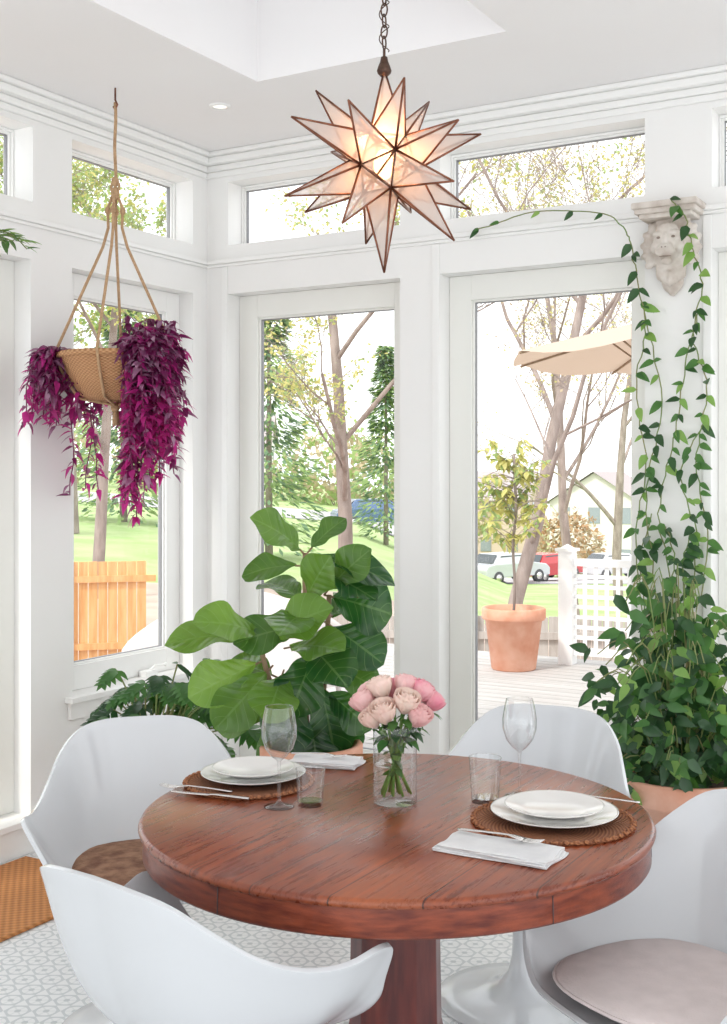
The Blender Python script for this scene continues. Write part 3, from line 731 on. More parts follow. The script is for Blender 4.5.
mb.tube(spline([sdir(.03, .02, .47), sdir(.05, .03, .75), sdir(.06, .02, .90), sdir(.07, .0, 1.10)], 4), .010, 8, 0)
mb.tube(spline([sdir(-.04, .0, .47), sdir(-.12, -.02, .68), sdir(-.17, -.04, .84), sdir(-.19, -.04, .94)], 4), .010, 8, 0)
FL = [  # base(x,d,z)   dir   normal  L  W  hue
 ((-.02, 0, 1.25), (-.40, -.5, .50), (.4, -.7, .6), .24, .15, .45), ((-.02, 0, 1.25), (.45, .0, .55), (-.5, -.7, .3), .17, .10, .25),
 ((-.02, 0, 1.24), (1, -.2, -.02), (.0, -.7, 1), .30, .15, .02), ((-.02, 0, 1.21), (-1, -.2, .05), (.1, -.7, .8), .20, .13, .35),
 ((.0, 0, 1.20), (.9, -.4, -.25), (.1, -.5, .9), .25, .16, .02), ((.05, 0, 1.10), (.35, -.3, .45), (-.2, -.9, .4), .22, .14, .35),
 ((.05, 0, 1.10), (.95, -.1, -.20), (.0, -.95, .35), .23, .21, .0), ((.05, 0, 1.00), (.75, -.2, -.45), (.2, -.9, .5), .24, .18, .0),
 ((-.18, -.04, .95), (-1, -.2, .12), (.05, -.6, .9), .32, .16, .75), ((-.18, -.04, .95), (-.45, -.6, .35), (.3, -.7, .7), .26, .16, .7),
 ((-.16, -.04, .93), (.5, -.4, .45), (-.2, -.8, .6), .25, .18, .7), ((-.17, -.04, .86), (-.9, -.2, -.38), (.25, -.9, .5), .28, .17, .9),
 ((-.14, -.04, .84), (-.55, -.4, -.6), (.3, -.9, .3), .27, .17, .5), ((-.10, -.02, .90), (.6, -.6, .2), (0, -.6, .8), .26, .17, .6),
 ((-.02, 0, 1.02), (-.2, -.8, .1), (0, -.5, .9), .25, .17, .4), ((-.02, -.02, .92), (.35, -.6, -.15), (.1, -.8, .6), .26, .18, .02),
 ((.02, 0, .90), (-.2, -.5, -.5), (.1, -1, .3), .25, .18, .02), ((-.02, -.03, .80), (-.35, -.3, -.8), (.1, -1, .2), .25, .17, .1),
 ((-.06, 0, .76), (-.1, -.5, -.9), (-.2, -1, .2), .24, .17, .0), ((.03, 0, .78), (.25, -.3, -.9), (.2, -1, .1), .26, .18, .05),
 ((.04, 0, .75), (.7, -.2, -.5), (.2, -.9, .5), .21, .15, .1), ((.02, 0, .85), (.75, -.3, -.2), (.0, -.7, .7), .23, .15, .25),
 ((-.1, 0, .70), (-.8, -.2, -.2), (.0, -.7, .7), .23, .15, .4), ((.0, 0, .66), (.1, -.4, -.7), (.0, -1, .2), .22, .16, .05),
 ((.03, 0, .68), (.5, .1, -.8), (.0, -1, .2), .23, .16, .0), ((-.02, .02, 1.06), (-.5, .5, .4), (0, -.4, .9), .24, .15, .3), ((.06, .03, 1.00), (.4, .6, .3), (0, -.6, .9), .24, .15, .15),
 ((-.12, .02, .78), (-.6, .4, .2), (0, -.5, .9), .25, .16, .4), ((.02, 0, .6), (-.6, -.3, -.3), (.0, -.9, .5), .22, .15, .3), ((-.02, 0, 1.08), (.2, -.5, .45), (0, -.9, .4), .21, .15, .55),
 ((-.10, -.03, .82), (-.1, -.7, -.3), (.1, -.9, .5), .25, .17, .55), ((-.02, .0, .98), (-.6, -.4, .0), (.1, -.8, .6), .24, .16, .2)]
for b, D, N, L, W, hue in FL:
    base = sdir(*b); Dv = sdir(*D).normalized(); Nv = sdir(*N)
    mb.tube([base, base + Dv * .04], .004, 6, 0)
    mb.leaf(base + Dv * .035, Dv, Nv, L, W * 1.12, 1, U(.15, .4), .18, 'fid', 18, .06, hue, 4)
mb.obj('stems_and_leaves', [M_BROWNSTEM, M_FIDDLE], parent=fig)

# ------------------------------------------------------------------ philodendron (cut leaves) low left
PP = site(-0.84, 4.84); ph = empty('potted_philodendron', (PP.x, PP.y, 0))
mb = MB(); mb.lathe(pot_profile(.17, .30), 40, 0, c=(0, 0, .12)); mb.lathe([(0.0005, .38), (.15, .38)], 32, 1)
mb.lathe([(.001, .10), (.15, .10), (.15, .12), (.001, .12)], 24, 2)
for k in range(3):
    a = 2.1 * k; mb.tube([(.12 * math.cos(a), .12 * math.sin(a), .11), (.14 * math.cos(a), .14 * math.sin(a), 0)], .012, 8, 2)
mb.obj('pot', [M_TERRA, M_SOIL, M_BROWNSTEM], parent=ph)
mb = MB()
cnt = 0
while cnt < 66:
    az = U(0, 6.28); tgt = sdir(math.cos(az) * U(.08, .36) + .05, math.sin(az) * U(.05, .26) , U(.44, .79))
    if tgt.x + PP.x < .16: continue
    cnt += 1
    st = sdir(math.cos(az) * .04, math.sin(az) * .04, .38)
    mid = (st + tgt) / 2 + UP * .06
    mb.tube(spline([st, mid, tgt], 4), .0035, 5, 0)
    D = sdir(math.cos(az), math.sin(az) - .4, -.35).normalized(); L = U(.11, .16); mi = random.choice((1, 2, 2))
    Nn = sdir(0, -.5, 1).normalized(); S = D.cross(Nn).normalized()
    mb.leaf(tgt, D, Nn, L, L * .42, mi, .3, .1, 'ell', 5)
    for k in range(5):
        t_ = .0 + k * .18
        for sg in (-1, 1):
            b = tgt + D * L * t_ - Nn * (.3 * L * t_ * t_)
            mb.leaf(b, D * (.15 + .16 * k) + S * sg, Nn, L * (.50 - .05 * k), L * .20, mi, .35, .1, 'ell', 4)
mb.obj('leaves', [M_STEM, G_DK, G_MD], parent=ph)

# ------------------------------------------------------------------ vine plant, right post
VPp = site(1.165, 4.40); vine = empty('potted_climbing_vine', (VPp.x, VPp.y, 0))
def w2l(x, y, z): return Vector((x - VPp.x, y - VPp.y, z))
mb = MB(); mb.lathe(pot_profile(.265, .47), 56, 0); mb.lathe([(0.0005, .42), (.24, .42)], 40, 1); mb.obj('terracotta_pot', [M_TERRA2, M_SOIL], parent=vine)
mb = MB()
for xx in (2.27, 2.33, 2.39, 2.45): mb.box(xx - VPp.x - .008, -.09 - VPp.y, .40, xx - VPp.x + .008, -.078 - VPp.y, 1.02)
for zz in (.55, .75, .93): mb.box(2.25 - VPp.x, -.078 - VPp.y, zz, 2.47 - VPp.x, -.068 - VPp.y, zz + .016)
mb.obj('trellis', pmat('trellis_wood', (.72, .62, .50), (.62, .52, .40), rough=.8), parent=vine)
mb = MB()
def vleaf(p, L, mi=None, D=None):
    a = U(0, 6.28)
    D = D or Vector((math.cos(a), -abs(math.sin(a)) * .5 - .1, U(-1.2, .1)))
    mb.leaf(p, D, Vector((U(-.5, .5), -1, U(.1, .9))), L, L * U(.44, .56), mi if mi is not None else random.choice((1, 1, 2, 2, 3)), U(.1, .35), .2, 'heart', 5)
def climber(pts, step=.085, L=.066):
    sp = spline([w2l(*p) for p in pts], 8)
    for i in range(1, len(sp) - 1): sp[i] += Vector((U(-.006, .006), 0, 0))
    mb.tube(sp, .0026, 6, 0); acc = 0
    for i in range(1, len(sp)):
        acc += (sp[i] - sp[i - 1]).length
        if acc > step:
            acc = U(0, step * .5); vleaf(sp[i], L * U(.65, 1.15))
            if random.random() < .35: vleaf(sp[i], L * U(.5, .9))
climber([(2.30, -.12, .6), (2.24, -.08, 1.0), (2.21, -.05, 1.3), (2.245, -.04, 1.6), (2.205, -.04, 1.9), (2.25, -.05, 2.15), (2.22, -.08, 2.35), (2.21, -.14, 2.5)], .075)
climber([(2.21, -.14, 2.5), (2.12, -.10, 2.60), (1.95, -.07, 2.645), (1.75, -.05, 2.665), (1.58, -.05, 2.63), (1.50, -.05, 2.62)], .17, .055)
climber([(2.42, -.12, .6), (2.46, -.08, 1.0), (2.50, -.05, 1.3), (2.45, -.04, 1.6), (2.49, -.04, 1.9), (2.44, -.05, 2.1), (2.48, -.08, 2.3), (2.46, -.16, 2.45), (2.44, -.17, 2.55), (2.38, -.16, 2.63)], .045)
climber([(2.38, -.12, .6), (2.36, -.06, 1.1), (2.30, -.04, 1.4), (2.36, -.04, 1.7), (2.40, -.04, 1.95), (2.46, -.05, 2.2)], .055)
climber([(2.33, -.12, .6), (2.29, -.06, 1.1), (2.25, -.04, 1.5), (2.31, -.04, 1.85), (2.23, -.05, 2.25)], .06)
climber([(2.40, -.12, .6), (2.42, -.06, 1.0), (2.45, -.04, 1.3), (2.39, -.04, 1.55), (2.47, -.04, 1.75)], .045)
climber([(2.26, -.12, .7), (2.25, -.06, 1.0), (2.22, -.04, 1.2), (2.27, -.04, 1.4)], .045)
climber([(2.35, -.14, .7), (2.33, -.08, 1.0), (2.37, -.06, 1.2), (2.33, -.05, 1.35)], .03)
climber([(2.43, -.14, .7), (2.43, -.08, 1.0), (2.40, -.06, 1.2), (2.44, -.05, 1.35)], .03)
for i in range(130):
    az = U(0, 6.28); rr = U(.05, .33); z0 = U(.44, 1.14)
    rr *= 1.0 if z0 < .95 else .66
    p = Vector((rr * math.cos(az) - .02, rr * math.sin(az) - .02, z0))
    if p.y + VPp.y > -.04: p.y = -.06 - VPp.y
    st = Vector((.04 * math.cos(az), .04 * math.sin(az), .42))
    mb.tube(spline([st, Vector((p.x * .6, p.y * .6, z0 + .04)), p], 4), .0022, 5, 0)
    for k in range(7):
        q = st.lerp(p, U(.5, 1.05)) + Vector((U(-.06, .06), U(-.06, .06), U(-.05, .07)))
        if q.y + VPp.y > -.03: q.y = -.05 - VPp.y
        a = U(0, 6.28)
        vleaf(q, U(.055, .09), random.choice((1, 1, 1, 1, 2, 2, 3)), Vector((math.cos(a) * .9, math.sin(a) * .6 - .3, U(-1.3, .1))))
mb.obj('vines', [M_STEM, G_DK, G_MD, G_LT], parent=vine)

# ------------------------------------------------------------------ lion head corbel
M_STONE = pmat('corbel_plaster', (0.76, 0.71, 0.65), (0.55, 0.48, 0.42), scale=14, rough=0.85, bump=0.3, bscale=60)
cor = empty('lion_head_corbel', (2.350, 0, 2.30))
mb = MB()
mb.box(-.13, -.155, .305, .13, 0, .33); mb.box(-.12, -.145, .285, .12, 0, .306); mb.box(-.105, -.13, .268, .105, 0, .286)
mb.obj('abacus', M_STONE, parent=cor, bevel=.005)
mb = MB()
E = [((0, -.035, .17), (.085, .05, .12)), ((0, -.075, .175), (.062, .05, .072)), ((0, -.118, .142), (.034, .026, .028)), ((-.02, -.128, .130), (.021, .016, .017)), ((.02, -.128, .130), (.021, .016, .017)),
     ((0, -.140, .150), (.015, .012, .011)), ((0, -.118, .178), (.014, .018, .035)), ((-.03, -.110, .205), (.026, .017, .013)), ((.03, -.110, .205), (.026, .017, .013)),
     ((-.045, -.095, .155), (.022, .022, .026)), ((.045, -.095, .155), (.022, .022, .026)), ((0, -.108, .098), (.024, .02, .016)), ((0, -.095, .222), (.045, .03, .03)),
     ((-.068, -.06, .235), (.020, .016, .024)), ((.068, -.06, .235), (.020, .016, .024)), ((0, -.02, .03), (.045, .028, .05)), ((0, -.015, .0), (.022, .018, .03))]
for c, r in E: mb.ball(c, r, 0, 18, 12)
for k in range(26):
    a = math.radians(-35 + 250 * k / 25); rr = .088 + .012 * (k % 2)
    c = (rr * math.cos(a), -.045, .165 + rr * 1.12 * math.sin(a)); 
    mb.ball(c, (.017, .02, .026), 0, 10, 8, M=Matrix.Rotation(-(a - math.pi / 2), 3, 'Y'))
for k in range(9):
    x = -.05 + .0125 * k; mb.ball((x, -.06 + abs(x) * .3, .075 - .04 * (1 - abs(x) / .06)), (.011, .02, .036), 0, 10, 8)
o = mb.obj('lion_face', M_STONE, parent=cor)
rm = o.modifiers.new('r', 'REMESH'); rm.mode = 'VOXEL'; rm.voxel_size = .004; rm.use_smooth_shade = True
sm = o.modifiers.new('s', 'SMOOTH'); sm.iterations = 2; sm.factor = .5
mb = MB()
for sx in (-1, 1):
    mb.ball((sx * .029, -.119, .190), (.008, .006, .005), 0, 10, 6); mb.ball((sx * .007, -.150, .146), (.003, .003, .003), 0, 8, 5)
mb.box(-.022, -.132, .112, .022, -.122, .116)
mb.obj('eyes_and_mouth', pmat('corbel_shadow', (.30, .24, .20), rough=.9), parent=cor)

# small trailing plant hung beside the left door
TP = site(-1.44, 4.35, 2.33); tr = empty('hanging_pothos', TP)
mb = MB(); mb.lathe([(0.0005, -.12), (.07, -.12), (.10, 0), (.095, 0), (.0005, -.02)], 32); 
for k in range(3):
    a = 2.1 * k; mb.tube([(.097 * math.cos(a), .097 * math.sin(a), 0), (0, 0, .5)], .002, 5)
mb.tube([(0, 0, .5), (0, 0, H - TP.z)], .003, 5)
mb.obj('hanging_pot', M_TERRA, parent=tr)
mb = MB()
for i in range(14):
    az = 6.28 * i / 14; s2 = .5 if math.cos(az) < 0 else 1
    p = [sdir(0, 0, -.02), sdir(.10 * math.cos(az) * s2, .08 * math.sin(az), .09), sdir(.16 * math.cos(az) * s2, .12 * math.sin(az), .10), sdir(.22 * math.cos(az) * s2, .16 * math.sin(az), U(.02, .12))]
    sp = spline(p, 4); mb.tube(sp, .002, 5, 0)
    for k in range(3, len(sp)): mb.leaf(sp[k], sdir(math.cos(az) + U(-.8, .8), math.sin(az) * .4, U(-.6, .3)), UP, U(.04, .065), .03, random.choice((1, 2)), .2, .2, 'heart', 5)
mb.obj('foliage', [M_STEM, G_MD, G_LT], parent=tr)

# ================================================================== EXTERIOR
def slope_k(t):
    if t > .12: return -.064
    if t > 0: return -.064 * t / .12
    return min(.03, .10 * -t)
def gz(x, d):
    if d < 13: return -0.9
    t = x / d
    return -0.9 + (min(d, 110) - 13) * slope_k(t)
M_GRASS = pmat('lawn_grass', (0.30, 0.43, 0.15), (0.42, 0.50, 0.24), scale=.6, rough=1, bump=.4, bscale=8)
M_DIRT = pmat('bare_ground', (0.46, 0.35, 0.29), (0.54, 0.44, 0.37), scale=1.2, rough=1, bump=.3, bscale=8)
M_ROAD = pmat('asphalt_road', (0.42, 0.40, 0.41), (0.50, 0.48, 0.48), scale=2, rough=.95)
mb = MB(); P = []
NC = 160
ds = [4.5, 6, 8, 10, 13, 16, 20, 25, 30, 36, 42, 50, 58, 66, 76, 90, 110, 150, 220]
for d in ds: P.append([site(x, d, gz(x, d) if d < 150 else gz(x, 110)) for x in [(-1.6 + 3.2 * j / NC) * max(d, 12) for j in range(NC + 1)]])
mb.grid(P, 0, True)
for fi, f in enumerate(mb.f):
    i = fi // NC
    if ds[i] < 25: mb.m[fi] = 1
mb.obj('ground_lawn', [M_GRASS, M_DIRT])
def strip(name, d0, d1, mat, off=.03, x0=-1.2, x1=1.2):
    mb = MB(); P = []
    for q in range(5):
        d = d0 + (d1 - d0) * q / 4; P.append([site((x0 + (x1 - x0) * j / 120) * d, d, gz((x0 + (x1 - x0) * j / 120) * d, d) + off) for j in range(121)])
    mb.grid(P); mb.obj(name, mat)
strip('road', 60, 74, M_ROAD)
M_DECK = pmat('grey_deck_boards', (0.42, 0.40, 0.39), (0.52, 0.50, 0.49), scale=3, rough=.8, bump=.2, bscale=12, stretch=(.3, 6, 1))
mb = MB(); y = WT + .01
while y < 4.9:
    mb.box(-2.0, y, -.05, 6.5, y + .133, -.02); y += .143
mb.box(-2.0, WT + .01, -.25, 6.5, 4.9, -.055); mb.box(-1.98, 4.6, -.9, -1.86, 4.75, -.24); mb.box(6.3, 4.6, -.9, 6.4, 4.75, -.24)
mb.obj('deck', M_DECK)
M_RAIL = pmat('white_vinyl', (.85, .85, .85), rough=.5)
mb = MB(); yr = 4.72; rt_ = .92
for xx in (0.12, 1.56, 3.0, 4.4):
    mb.box(xx - .06, yr - .06, -.02, xx + .06, yr + .06, rt_); mb.box(xx - .08, yr - .08, rt_, xx + .08, yr + .08, rt_ + .025); mb.lathe([(.07, rt_ + .025), (.001, rt_ + .06)], 4, c=(xx, yr, 0), sm=False)
for a, b in ((.18, 1.50), (1.62, 2.94), (3.06, 4.34)):
    mb.box(a, yr - .03, .80, b, yr + .03, .86); mb.box(a, yr - .025, .06, b, yr + .025, .12)
    n = int((b - a) / .095)
    for k in range(1, n + 1): xx = a + (b - a) * k / (n + 1); mb.box(xx - .016, yr - .012, .12, xx + .016, yr + .0, .80)
    for k in range(1, 8): zz = .12 + .68 * k / 8; mb.box(a, yr, zz - .016, b, yr + .012, zz + .016)
mb.obj('deck_railing', M_RAIL)
def patio(x, y, rz):
    root = empty('patio_armchair', (x, y, -.018), rz); mb = MB()
    for (ri, ro) in ((.30, .34),):
        P = []
        for j in range(33):
            a = math.radians(-30 + 240 * j / 32); hh = .50 + .36 * max(0, math.sin((a + math.radians(30)) / math.radians(240) * math.pi)) ** .8
            P.append([Vector((ri * math.cos(a), ri * math.sin(a), .30)), Vector((ri * 1.08 * math.cos(a), ri * 1.08 * math.sin(a), hh)), Vector((ro * 1.1 * math.cos(a), ro * 1.1 * math.sin(a), hh + .01)), Vector((ro * 1.12 * math.cos(a), ro * 1.12 * math.sin(a), hh - .02)), Vector((ro * .95 * math.cos(a), ro * .95 * math.sin(a), .28))])
        mb.grid(P)
    mb.lathe([(.001, .44), (.26, .44), (.29, .42), (.29, .34), (.001, .33)], 32)
    for k in range(4): a = math.radians(45 + 90 * k); mb.tube([(.22 * math.cos(a), .22 * math.sin(a), .34), (.26 * math.cos(a), .26 * math.sin(a), 0)], .018, 8)
    mb.obj('barrel_seat', pmat('patio_resin', (.74, .68, .66), rough=.5), parent=root)
patio(-.45, 1.55, math.radians(160)); patio(-1.25, 1.15, math.radians(-60))
def picket(name, p0, p1, h, mat, z=-.9, w=.11, gap=.008):
    mb = MB(); p0 = Vector(p0); p1 = Vector(p1); v = p1 - p0; n = int(v.length / (w + gap)); u = v.normalized(); a = math.atan2(u.y, u.x)
    for k in range(n):
        c = p0 + u * ((k + .5) * (w + gap)); M = Matrix.Translation((c.x, c.y, z)) @ Matrix.Rotation(a, 4, 'Z')
        mb.box(-w / 2, -.01, 0, w / 2, .01, h + U(-.01, .01), 0, M)
    for zz in (.2, h - .25):
        c = (p0 + p1) / 2; M = Matrix.Translation((c.x, c.y, z)) @ Matrix.Rotation(a, 4, 'Z'); mb.box(-v.length / 2, -.05, zz, v.length / 2, -.01, zz + .08, 0, M)
    k = 0
    while k * 2.2 <= v.length:
        c = p0 + u * k * 2.2; M = Matrix.Translation((c.x, c.y, z)) @ Matrix.Rotation(a, 4, 'Z'); mb.box(-.06, -.1, 0, .06, .0, h + .08, 0, M); k += 1
    mb.obj(name, mat)
M_CEDAR = pmat('cedar_fence', (.62, .31, .12), (.72, .42, .19), scale=4, rough=.8, stretch=(5, 5, .5))
M_GREYF = pmat('weathered_fence', (.38, .34, .31), (.48, .44, .41), scale=4, rough=.9, stretch=(5, 5, .5))
picket('cedar_fence', site(-5.8, 14.2), site(-2.60, 15.0), 1.28, M_CEDAR, -.80)
picket('weathered_wood_fence', site(-1.0, 13.6), site(6.0, 13.0), .88, M_GREYF, -.9)
DP = site(1.22, 9.75, -.02); dp = empty('potted_deck_tree', DP)
mb = MB(); mb.lathe(pot_profile(.25, .50), 48, 0); mb.lathe([(0.0005, .44), (.23, .44)], 32, 1); mb.obj('terracotta_planter', [M_TERRA, M_SOIL], parent=dp)
mb = MB(); tk = [Vector((0, 0, .44)), Vector((.01, 0, .7)), Vector((-.01, .01, 1.0)), Vector((.02, 0, 1.3)), Vector((0, 0, 1.75))]
mb.tube(spline(tk, 4), .012, 7, 0)
for i in range(66):
    z0 = U(.90, 1.72); a = U(0, 6.28); L = U(.12, .38) * (1 if z0 < 1.4 else .8); p0 = Vector((0, 0, z0)); p1 = p0 + Vector((math.cos(a) * L, math.sin(a) * L, U(-.05, .22)))
    mb.tube([p0, (p0 + p1) / 2 + UP * .03, p1], .003, 4, 0)
    for k in range(11):
        q = p0.lerp(p1, U(.35, 1.1)); b = U(0, 6.28); mb.leaf(q, (math.cos(b), math.sin(b), U(-.8, .4)), UP, U(.07, .11), .045, random.choice((1, 2, 2)), .3, .1, 'ell', 3)
mb.obj('tree', [M_BARK, T_GR, T_YG], parent=dp)
UPt = site(2.30, 8.2, -.02); um = empty('patio_umbrella', UPt)
mb = MB(); mb.tube([(0, 0, 0), (0, 0, 2.72)], .022, 12, 0); mb.lathe([(.001, .06), (.25, .05), (.27, .0)], 32, 0)
nn = 8; Rr = 1.32; P = []
for i in range(7):
    t_ = i / 6; row = []
    for j in range(nn * 4 + 1):
        a = 2 * math.pi * j / (nn * 4); sag = abs(math.sin(a * nn / 2)) * .05 * t_
        row.append(Vector((Rr * t_ * math.cos(a) * (1 - sag * .8), Rr * t_ * math.sin(a) * (1 - sag * .8), 2.72 - .33 * t_ - sag)))
    P.append(row)
mb.grid(P, 1, True)
for j in range(nn): a = 2 * math.pi * j / nn; mb.tube([(0, 0, 2.70), (Rr * math.cos(a), Rr * math.sin(a), 2.375)], .009, 6, 2); mb.tube([(0, 0, 2.05), (Rr * .5 * math.cos(a), Rr * .5 * math.sin(a), 2.54)], .007, 6, 2)
mb.obj('umbrella', [M_BARK, pmat('canvas_cream', (.60, .47, .38), rough=.9, transl=.25, tcol=(.6, .45, .34)), M_BROWNSTEM], parent=um)

def tree(name, base, height, r0, seed, lean=(0, 0), leafm=(T_YG,), leafn=8, lsize=.12, levels=4, spread=.9, fork=.35, nch=(4, 6)):
    rs = random.Random(seed); mb = MB()
    def br(p, D, L, r, lv):
        n = 6 if lv < 2 else (4 if lv < 4 else 3); pts = [p.copy()]; q = p.copy(); d = D.copy()
        for i in range(n):
            d = (d + Vector((rs.uniform(-1, 1), rs.uniform(-1, 1), rs.uniform(-.3, .6))) * (.10 + .07 * lv)).normalized(); q = q + d * (L / n); pts.append(q.copy())
        rr = [max(.003, r * (1 - .6 * i / n)) for i in range(n + 1)]
        mb.tube(pts, rr, 8 if lv == 0 else (6 if lv == 1 else (4 if lv < 4 else 3)), 0, cap=False)
        if lv < levels:
            k = rs.randint(*nch)
            for i in range(k):
                f = fork + (1 - fork) * (i + rs.random()) / k; idx = min(n - 1, int(f * n)); st = pts[idx].lerp(pts[idx + 1], f * n - idx)
                a = rs.uniform(0, 6.28); o_ = Vector((math.cos(a), math.sin(a), rs.uniform(-.1, .6)))
                nd = (d * .8 + o_ * spread).normalized(); br(st, nd, L * rs.uniform(.42, .66), r * (1 - .6 * f) * .5, lv + 1)
        if lv >= levels - 1:
            for i in range(leafn):
                c = pts[rs.randint(1, n)] + Vector((rs.uniform(-1, 1), rs.uniform(-1, 1), rs.uniform(-1, 1))) * lsize * 1.0
                D2 = Vector((rs.uniform(-1, 1), rs.uniform(-1, 1), rs.uniform(-1, .5))).normalized(); N2 = Vector((rs.uniform(-1, 1), rs.uniform(-1, 1), 1))
                mb.quadleaf(c, D2, N2, lsize * rs.uniform(.6, 1.2), lsize * .6, 1 + rs.randrange(len(leafm)))
    br(Vector((0, 0, 0)), Vector((lean[0], lean[1], 1)).normalized(), height, r0, 0)
    mb.obj(name, [M_BARK] + list(leafm), loc=base)
def conifer(name, base, h, r, seed, m=T_CN, n=2600, size=.4):
    rs = random.Random(seed); mb = MB(); mb.tube([(0, 0, 0), (0, 0, h)], [r * .06, .02], 6, 0)
    for i in range(n):
        t_ = rs.random() ** .8; z = h * (.05 + .95 * t_)
        R_ = r * (1 - t_) * (.8 + .3 * math.sin(z * 5)) + .1; a = rs.uniform(0, 6.28); q = R_ * math.sqrt(rs.uniform(.25, 1))
        p = Vector((q * math.cos(a), q * math.sin(a), z - q * .25)); D = Vector((math.cos(a), math.sin(a), rs.uniform(-.7, .0))).normalized()
        mb.quadleaf(p, D, Vector((rs.uniform(-.4, .4), rs.uniform(-.4, .4), 1)), size * rs.uniform(.6, 1.3), size * .35, 1 + rs.randrange(2))
    mb.obj(name, [M_BARK, m, T_GR], loc=base)
def shrub(name, base, rx, ry, rz_, seed, ms, n=900, size=.15):
    rs = random.Random(seed); mb = MB()
    for i in range(n):
        v = Vector((rs.gauss(0, 1), rs.gauss(0, 1), rs.gauss(0, 1))).normalized() * rs.uniform(.6, 1) ** .5
        p = Vector((v.x * rx, v.y * ry, rz_ * .9 + v.z * rz_)) * 1.0; p += Vector((noise.noise(v * 3) * rx * .3, 0, noise.noise(v * 4) * rz_ * .3))
        D = Vector((rs.uniform(-1, 1), rs.uniform(-1, 1), rs.uniform(-1, 1))).normalized()
        mb.quadleaf(p, D, Vector((v.x, v.y, v.z + .2)), size * rs.uniform(.7, 1.3), size * .6, 1 + rs.randrange(len(ms)))
    for k in range(5): a = 1.26 * k; mb.tube([(0, 0, -.2), (rx * .3 * math.cos(a), ry * .3 * math.sin(a), rz_)], [.05, .02], 5, 0)
    mb.obj(name, [M_BARK] + list(ms), loc=base)
def S(x, d, dz=0): return site(x, d, gz(x, d) + dz)
tree('spring_maple_tree', S(-.25, 17), 5.6, .13, 11, (.0, 0), (T_YG, T_YG, T_GR), 4, .08, 5, 1.0, .25, (4, 5))
tree('budding_tree', S(1.72, 15), 6.2, .11, 5, (.12, .1), (T_BD, T_YG, T_YG), 2, .055, 5, .85, .25, (4, 5))
tree('budding_tree', S(4.6, 26), 7.5, .13, 8, (-.1, .0), (T_BD, T_YG), 2, .07, 5, .9, .25, (4, 5))
tree('spring_maple_tree', S(-4.9, 22), 7.0, .12, 33, (.05, 0), (T_YG, T_GR, T_GR), 5, .10, 5, 1.0, .25, (4, 5))
tree('budding_tree', S(8.5, 40), 9, .18, 41, (0, 0), (T_BD, T_YG), 3, .11, 4, .9, .25, (4, 5))
tree('spring_maple_tree', S(-9.2, 38), 9, .2, 47, (0, 0), (T_GR, T_YG), 8, .22, 4, 1.0, .2)
conifer('conifer_tree', S(-2.6, 33), 8.0, 1.9, 1, T_CN, 4200, .33)
conifer('conifer_tree', S(.9, 48), 8.0, 1.8, 2, T_CN, 3200, .38)
conifer('conifer_tree', S(-9.2, 46), 10, 2.6, 3, T_CN, 4200, .45)
for i, (x, d, r_, h_) in enumerate(((-24, 88, 6, 3.2), (-13, 88, 6, 3.2), (-2, 90, 6, 3.2), (6, 93, 5, 2.4), (27, 108, 7, 3.2), (-34, 88, 7, 4))):
    shrub('distant_tree', S(x, d, -.3), r_, r_ * .6, h_, 60 + i, (T_GR, T_YG, T_BD) if i % 2 else (T_BD, T_GR), 1500, .6)
shrub('orange_shrub', S(13.0, 77), 2.4, 1.6, 2.2, 90, (T_OR, T_BD), 1600, .35)

def car(name, x, d, hx, hd, c):
    hv = sdir(hx, hd); root = empty(name, S(x, d, .07), math.atan2(hv.y, hv.x)); mb = MB()
    prof = [(-2.2, .35), (-2.25, .75), (-2.1, .95), (-1.7, 1.02), (-1.25, 1.48), (.35, 1.50), (1.0, 1.05), (1.95, .92), (2.2, .72), (2.2, .35)]
    L_ = [Vector((a, -.88 if b < 1.1 else -.72, b)) for a, b in prof]; R2 = [Vector((v.x, -v.y, v.z)) for v in L_]; n = len(prof)
    mb.add(L_ + R2, [tuple(range(n)), tuple(range(2 * n - 1, n - 1, -1))] + [(i, i + n, (i + 1) % n + n, (i + 1) % n) for i in range(n)], 0)
    mb.obj('body', pmat('car_paint_' + name, c, rough=.25, coat=.6), parent=root, bevel=.04)
    mb = MB()
    for sy in (-1, 1):
        mb.add([(-1.45, sy * .835, 1.06), (-1.12, sy * .755, 1.41), (.28, sy * .755, 1.42), (.78, sy * .84, 1.08)], [(0, 1, 2, 3)], 0)
        for wx in (-1.4, 1.4):
            mb.tube([(wx, sy * .70, .33), (wx, sy * .9, .33)], .33, 20, 1); mb.tube([(wx, sy * .89, .33), (wx, sy * .915, .33)], .19, 16, 2)
    mb.add([(.42, -.66, 1.46), (.42, .66, 1.46), (1.0, .76, 1.09), (1.0, -.76, 1.09)], [(0, 1, 2, 3)], 0, M=Matrix.Translation((.03, 0, .02)))
    mb.add([(-1.28, -.66, 1.45), (-1.28, .66, 1.45), (-1.68, .76, 1.05), (-1.68, -.76, 1.05)], [(0, 1, 2, 3)], 0, M=Matrix.Translation((-.04, 0, .02)))
    mb.obj('glass_and_wheels', [pmat('car_glass', (.08, .09, .1), rough=.1), M_DARK, M_STEEL], parent=root)
car('parked_suv', 7.3, 61, .8, .6, (.55, .56, .60)); car('red_car', 10.1, 66, .7, .7, (.50, .035, .04)); car('parked_suv', 14.8, 70, .9, .4, (.6, .6, .62))
car('white_car', 3.2, 66, .9, .3, (.7, .7, .7))
car('blue_car', .7, 60, .9, .2, (.08, .14, .28))
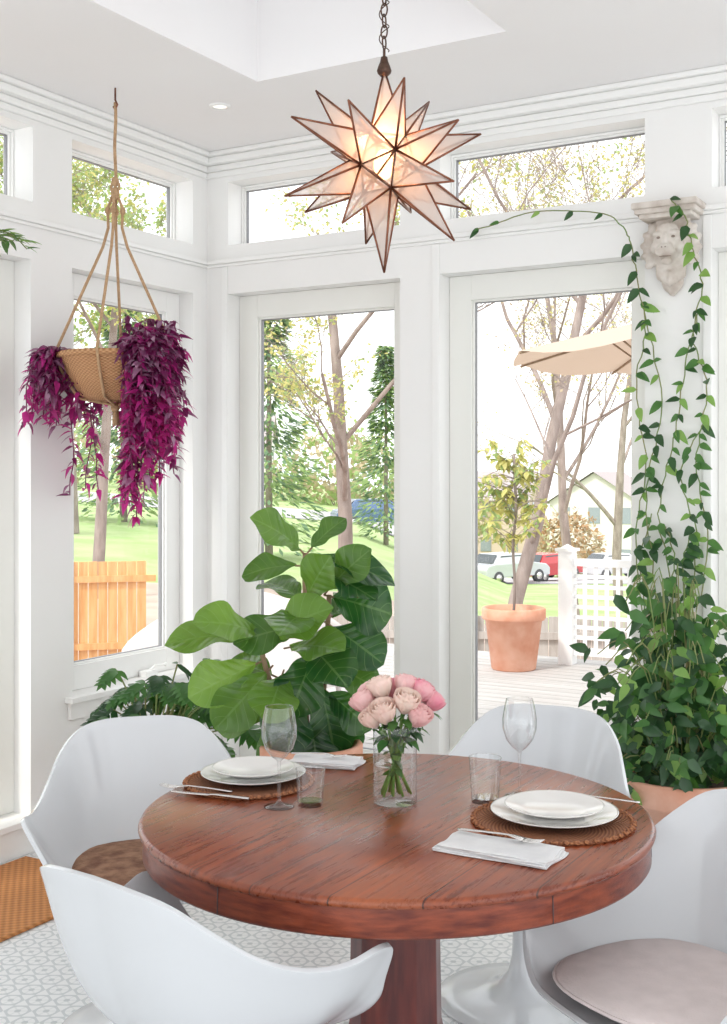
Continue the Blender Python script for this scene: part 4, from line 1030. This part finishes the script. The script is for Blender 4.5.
def house(x, d, w, dp_, h, rh, c, rz):
    root = empty('house', S(x, d), rz); mb = MB(); mb.box(-w / 2, -dp_ / 2, -1, w / 2, dp_ / 2, h)
    mb.add([(-w / 2, -dp_ / 2, h), (w / 2, -dp_ / 2, h), (-w / 2, dp_ / 2, h), (w / 2, dp_ / 2, h), (-w / 2, 0, h + rh), (w / 2, 0, h + rh)], [(0, 4, 2), (1, 3, 5)], 0)
    mb.obj('walls', pmat('siding', c, rough=.8), parent=root)
    mb = MB(); o_ = .4
    for sy in (-1, 1): mb.add([(-w / 2 - o_, sy * (dp_ / 2 + o_), h - .2), (w / 2 + o_, sy * (dp_ / 2 + o_), h - .2), (w / 2 + o_, 0, h + rh + .1), (-w / 2 - o_, 0, h + rh + .1)], [(0, 1, 2, 3)], 0)
    mb.obj('roof', pmat('roof_shingle', (.42, .36, .36), rough=.9), parent=root)
    mb = MB()
    for k in range(4):
        for zz in (.9, h - 1.6):
            xx = -w / 2 + w * (k + .5) / 4; mb.box(xx - .45, -dp_ / 2 - .05, zz, xx + .45, -dp_ / 2 - .01, zz + 1.2)
    for k in range(3):
        for zz in (.9, h - 1.6):
            yy = -dp_ / 2 + dp_ * (k + .5) / 3
            for sx in (-1, 1): mb.box(sx * (w / 2 + .01), yy - .45, zz, sx * (w / 2 + .05), yy + .45, zz + 1.2)
    mb.obj('windows', pmat('house_glass', (.3, .33, .37), rough=.2), parent=root)
house(19.2, 94, 8, 7, 5.6, 2.2, (.74, .70, .66), YAW + 1.1); house(10.5, 106, 9, 8, 5.4, 2.2, (.66, .52, .44), YAW - .3); house(-14, 104, 12, 8, 4, 2.4, (.8, .78, .74), YAW)

# ------------------------------------------------------------------ world, sun, camera
w = bpy.data.worlds.new('World'); sc.world = w; w.use_nodes = True
n = w.node_tree.nodes; l = w.node_tree.links; bg = n['Background']
tc = n.new('ShaderNodeTexCoord'); ns = n.new('ShaderNodeTexNoise'); ns.inputs['Scale'].default_value = 2.5; ns.inputs['Detail'].default_value = 5
l.new(tc.outputs['Generated'], ns.inputs['Vector'])
r = n.new('ShaderNodeValToRGB'); r.color_ramp.elements[0].position = .35; r.color_ramp.elements[0].color = (.90, .94, 1.0, 1); r.color_ramp.elements[1].position = .6; r.color_ramp.elements[1].color = (1, 1, 1, 1)
l.new(ns.outputs['Fac'], r.inputs[0]); l.new(r.outputs[0], bg.inputs['Color']); bg.inputs['Strength'].default_value = 1.98
su = bpy.data.lights.new('sun', 'SUN'); su.energy = 2.8; su.angle = math.radians(6); su.color = (1, .97, .92)
so = bpy.data.objects.new('sun', su); bpy.context.collection.objects.link(so)
so.rotation_euler = Vector((0.22, 1.0, -1.25)).to_track_quat('-Z', 'Y').to_euler(); so.location = (0, -10, 12)
cam = bpy.data.cameras.new('camera'); co = bpy.data.objects.new('camera', cam); bpy.context.collection.objects.link(co)
co.location = (TRI.x, TRI.y, 1.555); co.rotation_euler = (math.radians(90), 0, YAW)
cam.sensor_fit = 'VERTICAL'; cam.sensor_height = 36; cam.lens = 1200 / 1024 * 36; cam.shift_y = (475 - 512) / 1024; cam.clip_end = 600
sc.camera = co
sc.view_settings.view_transform = 'Standard'
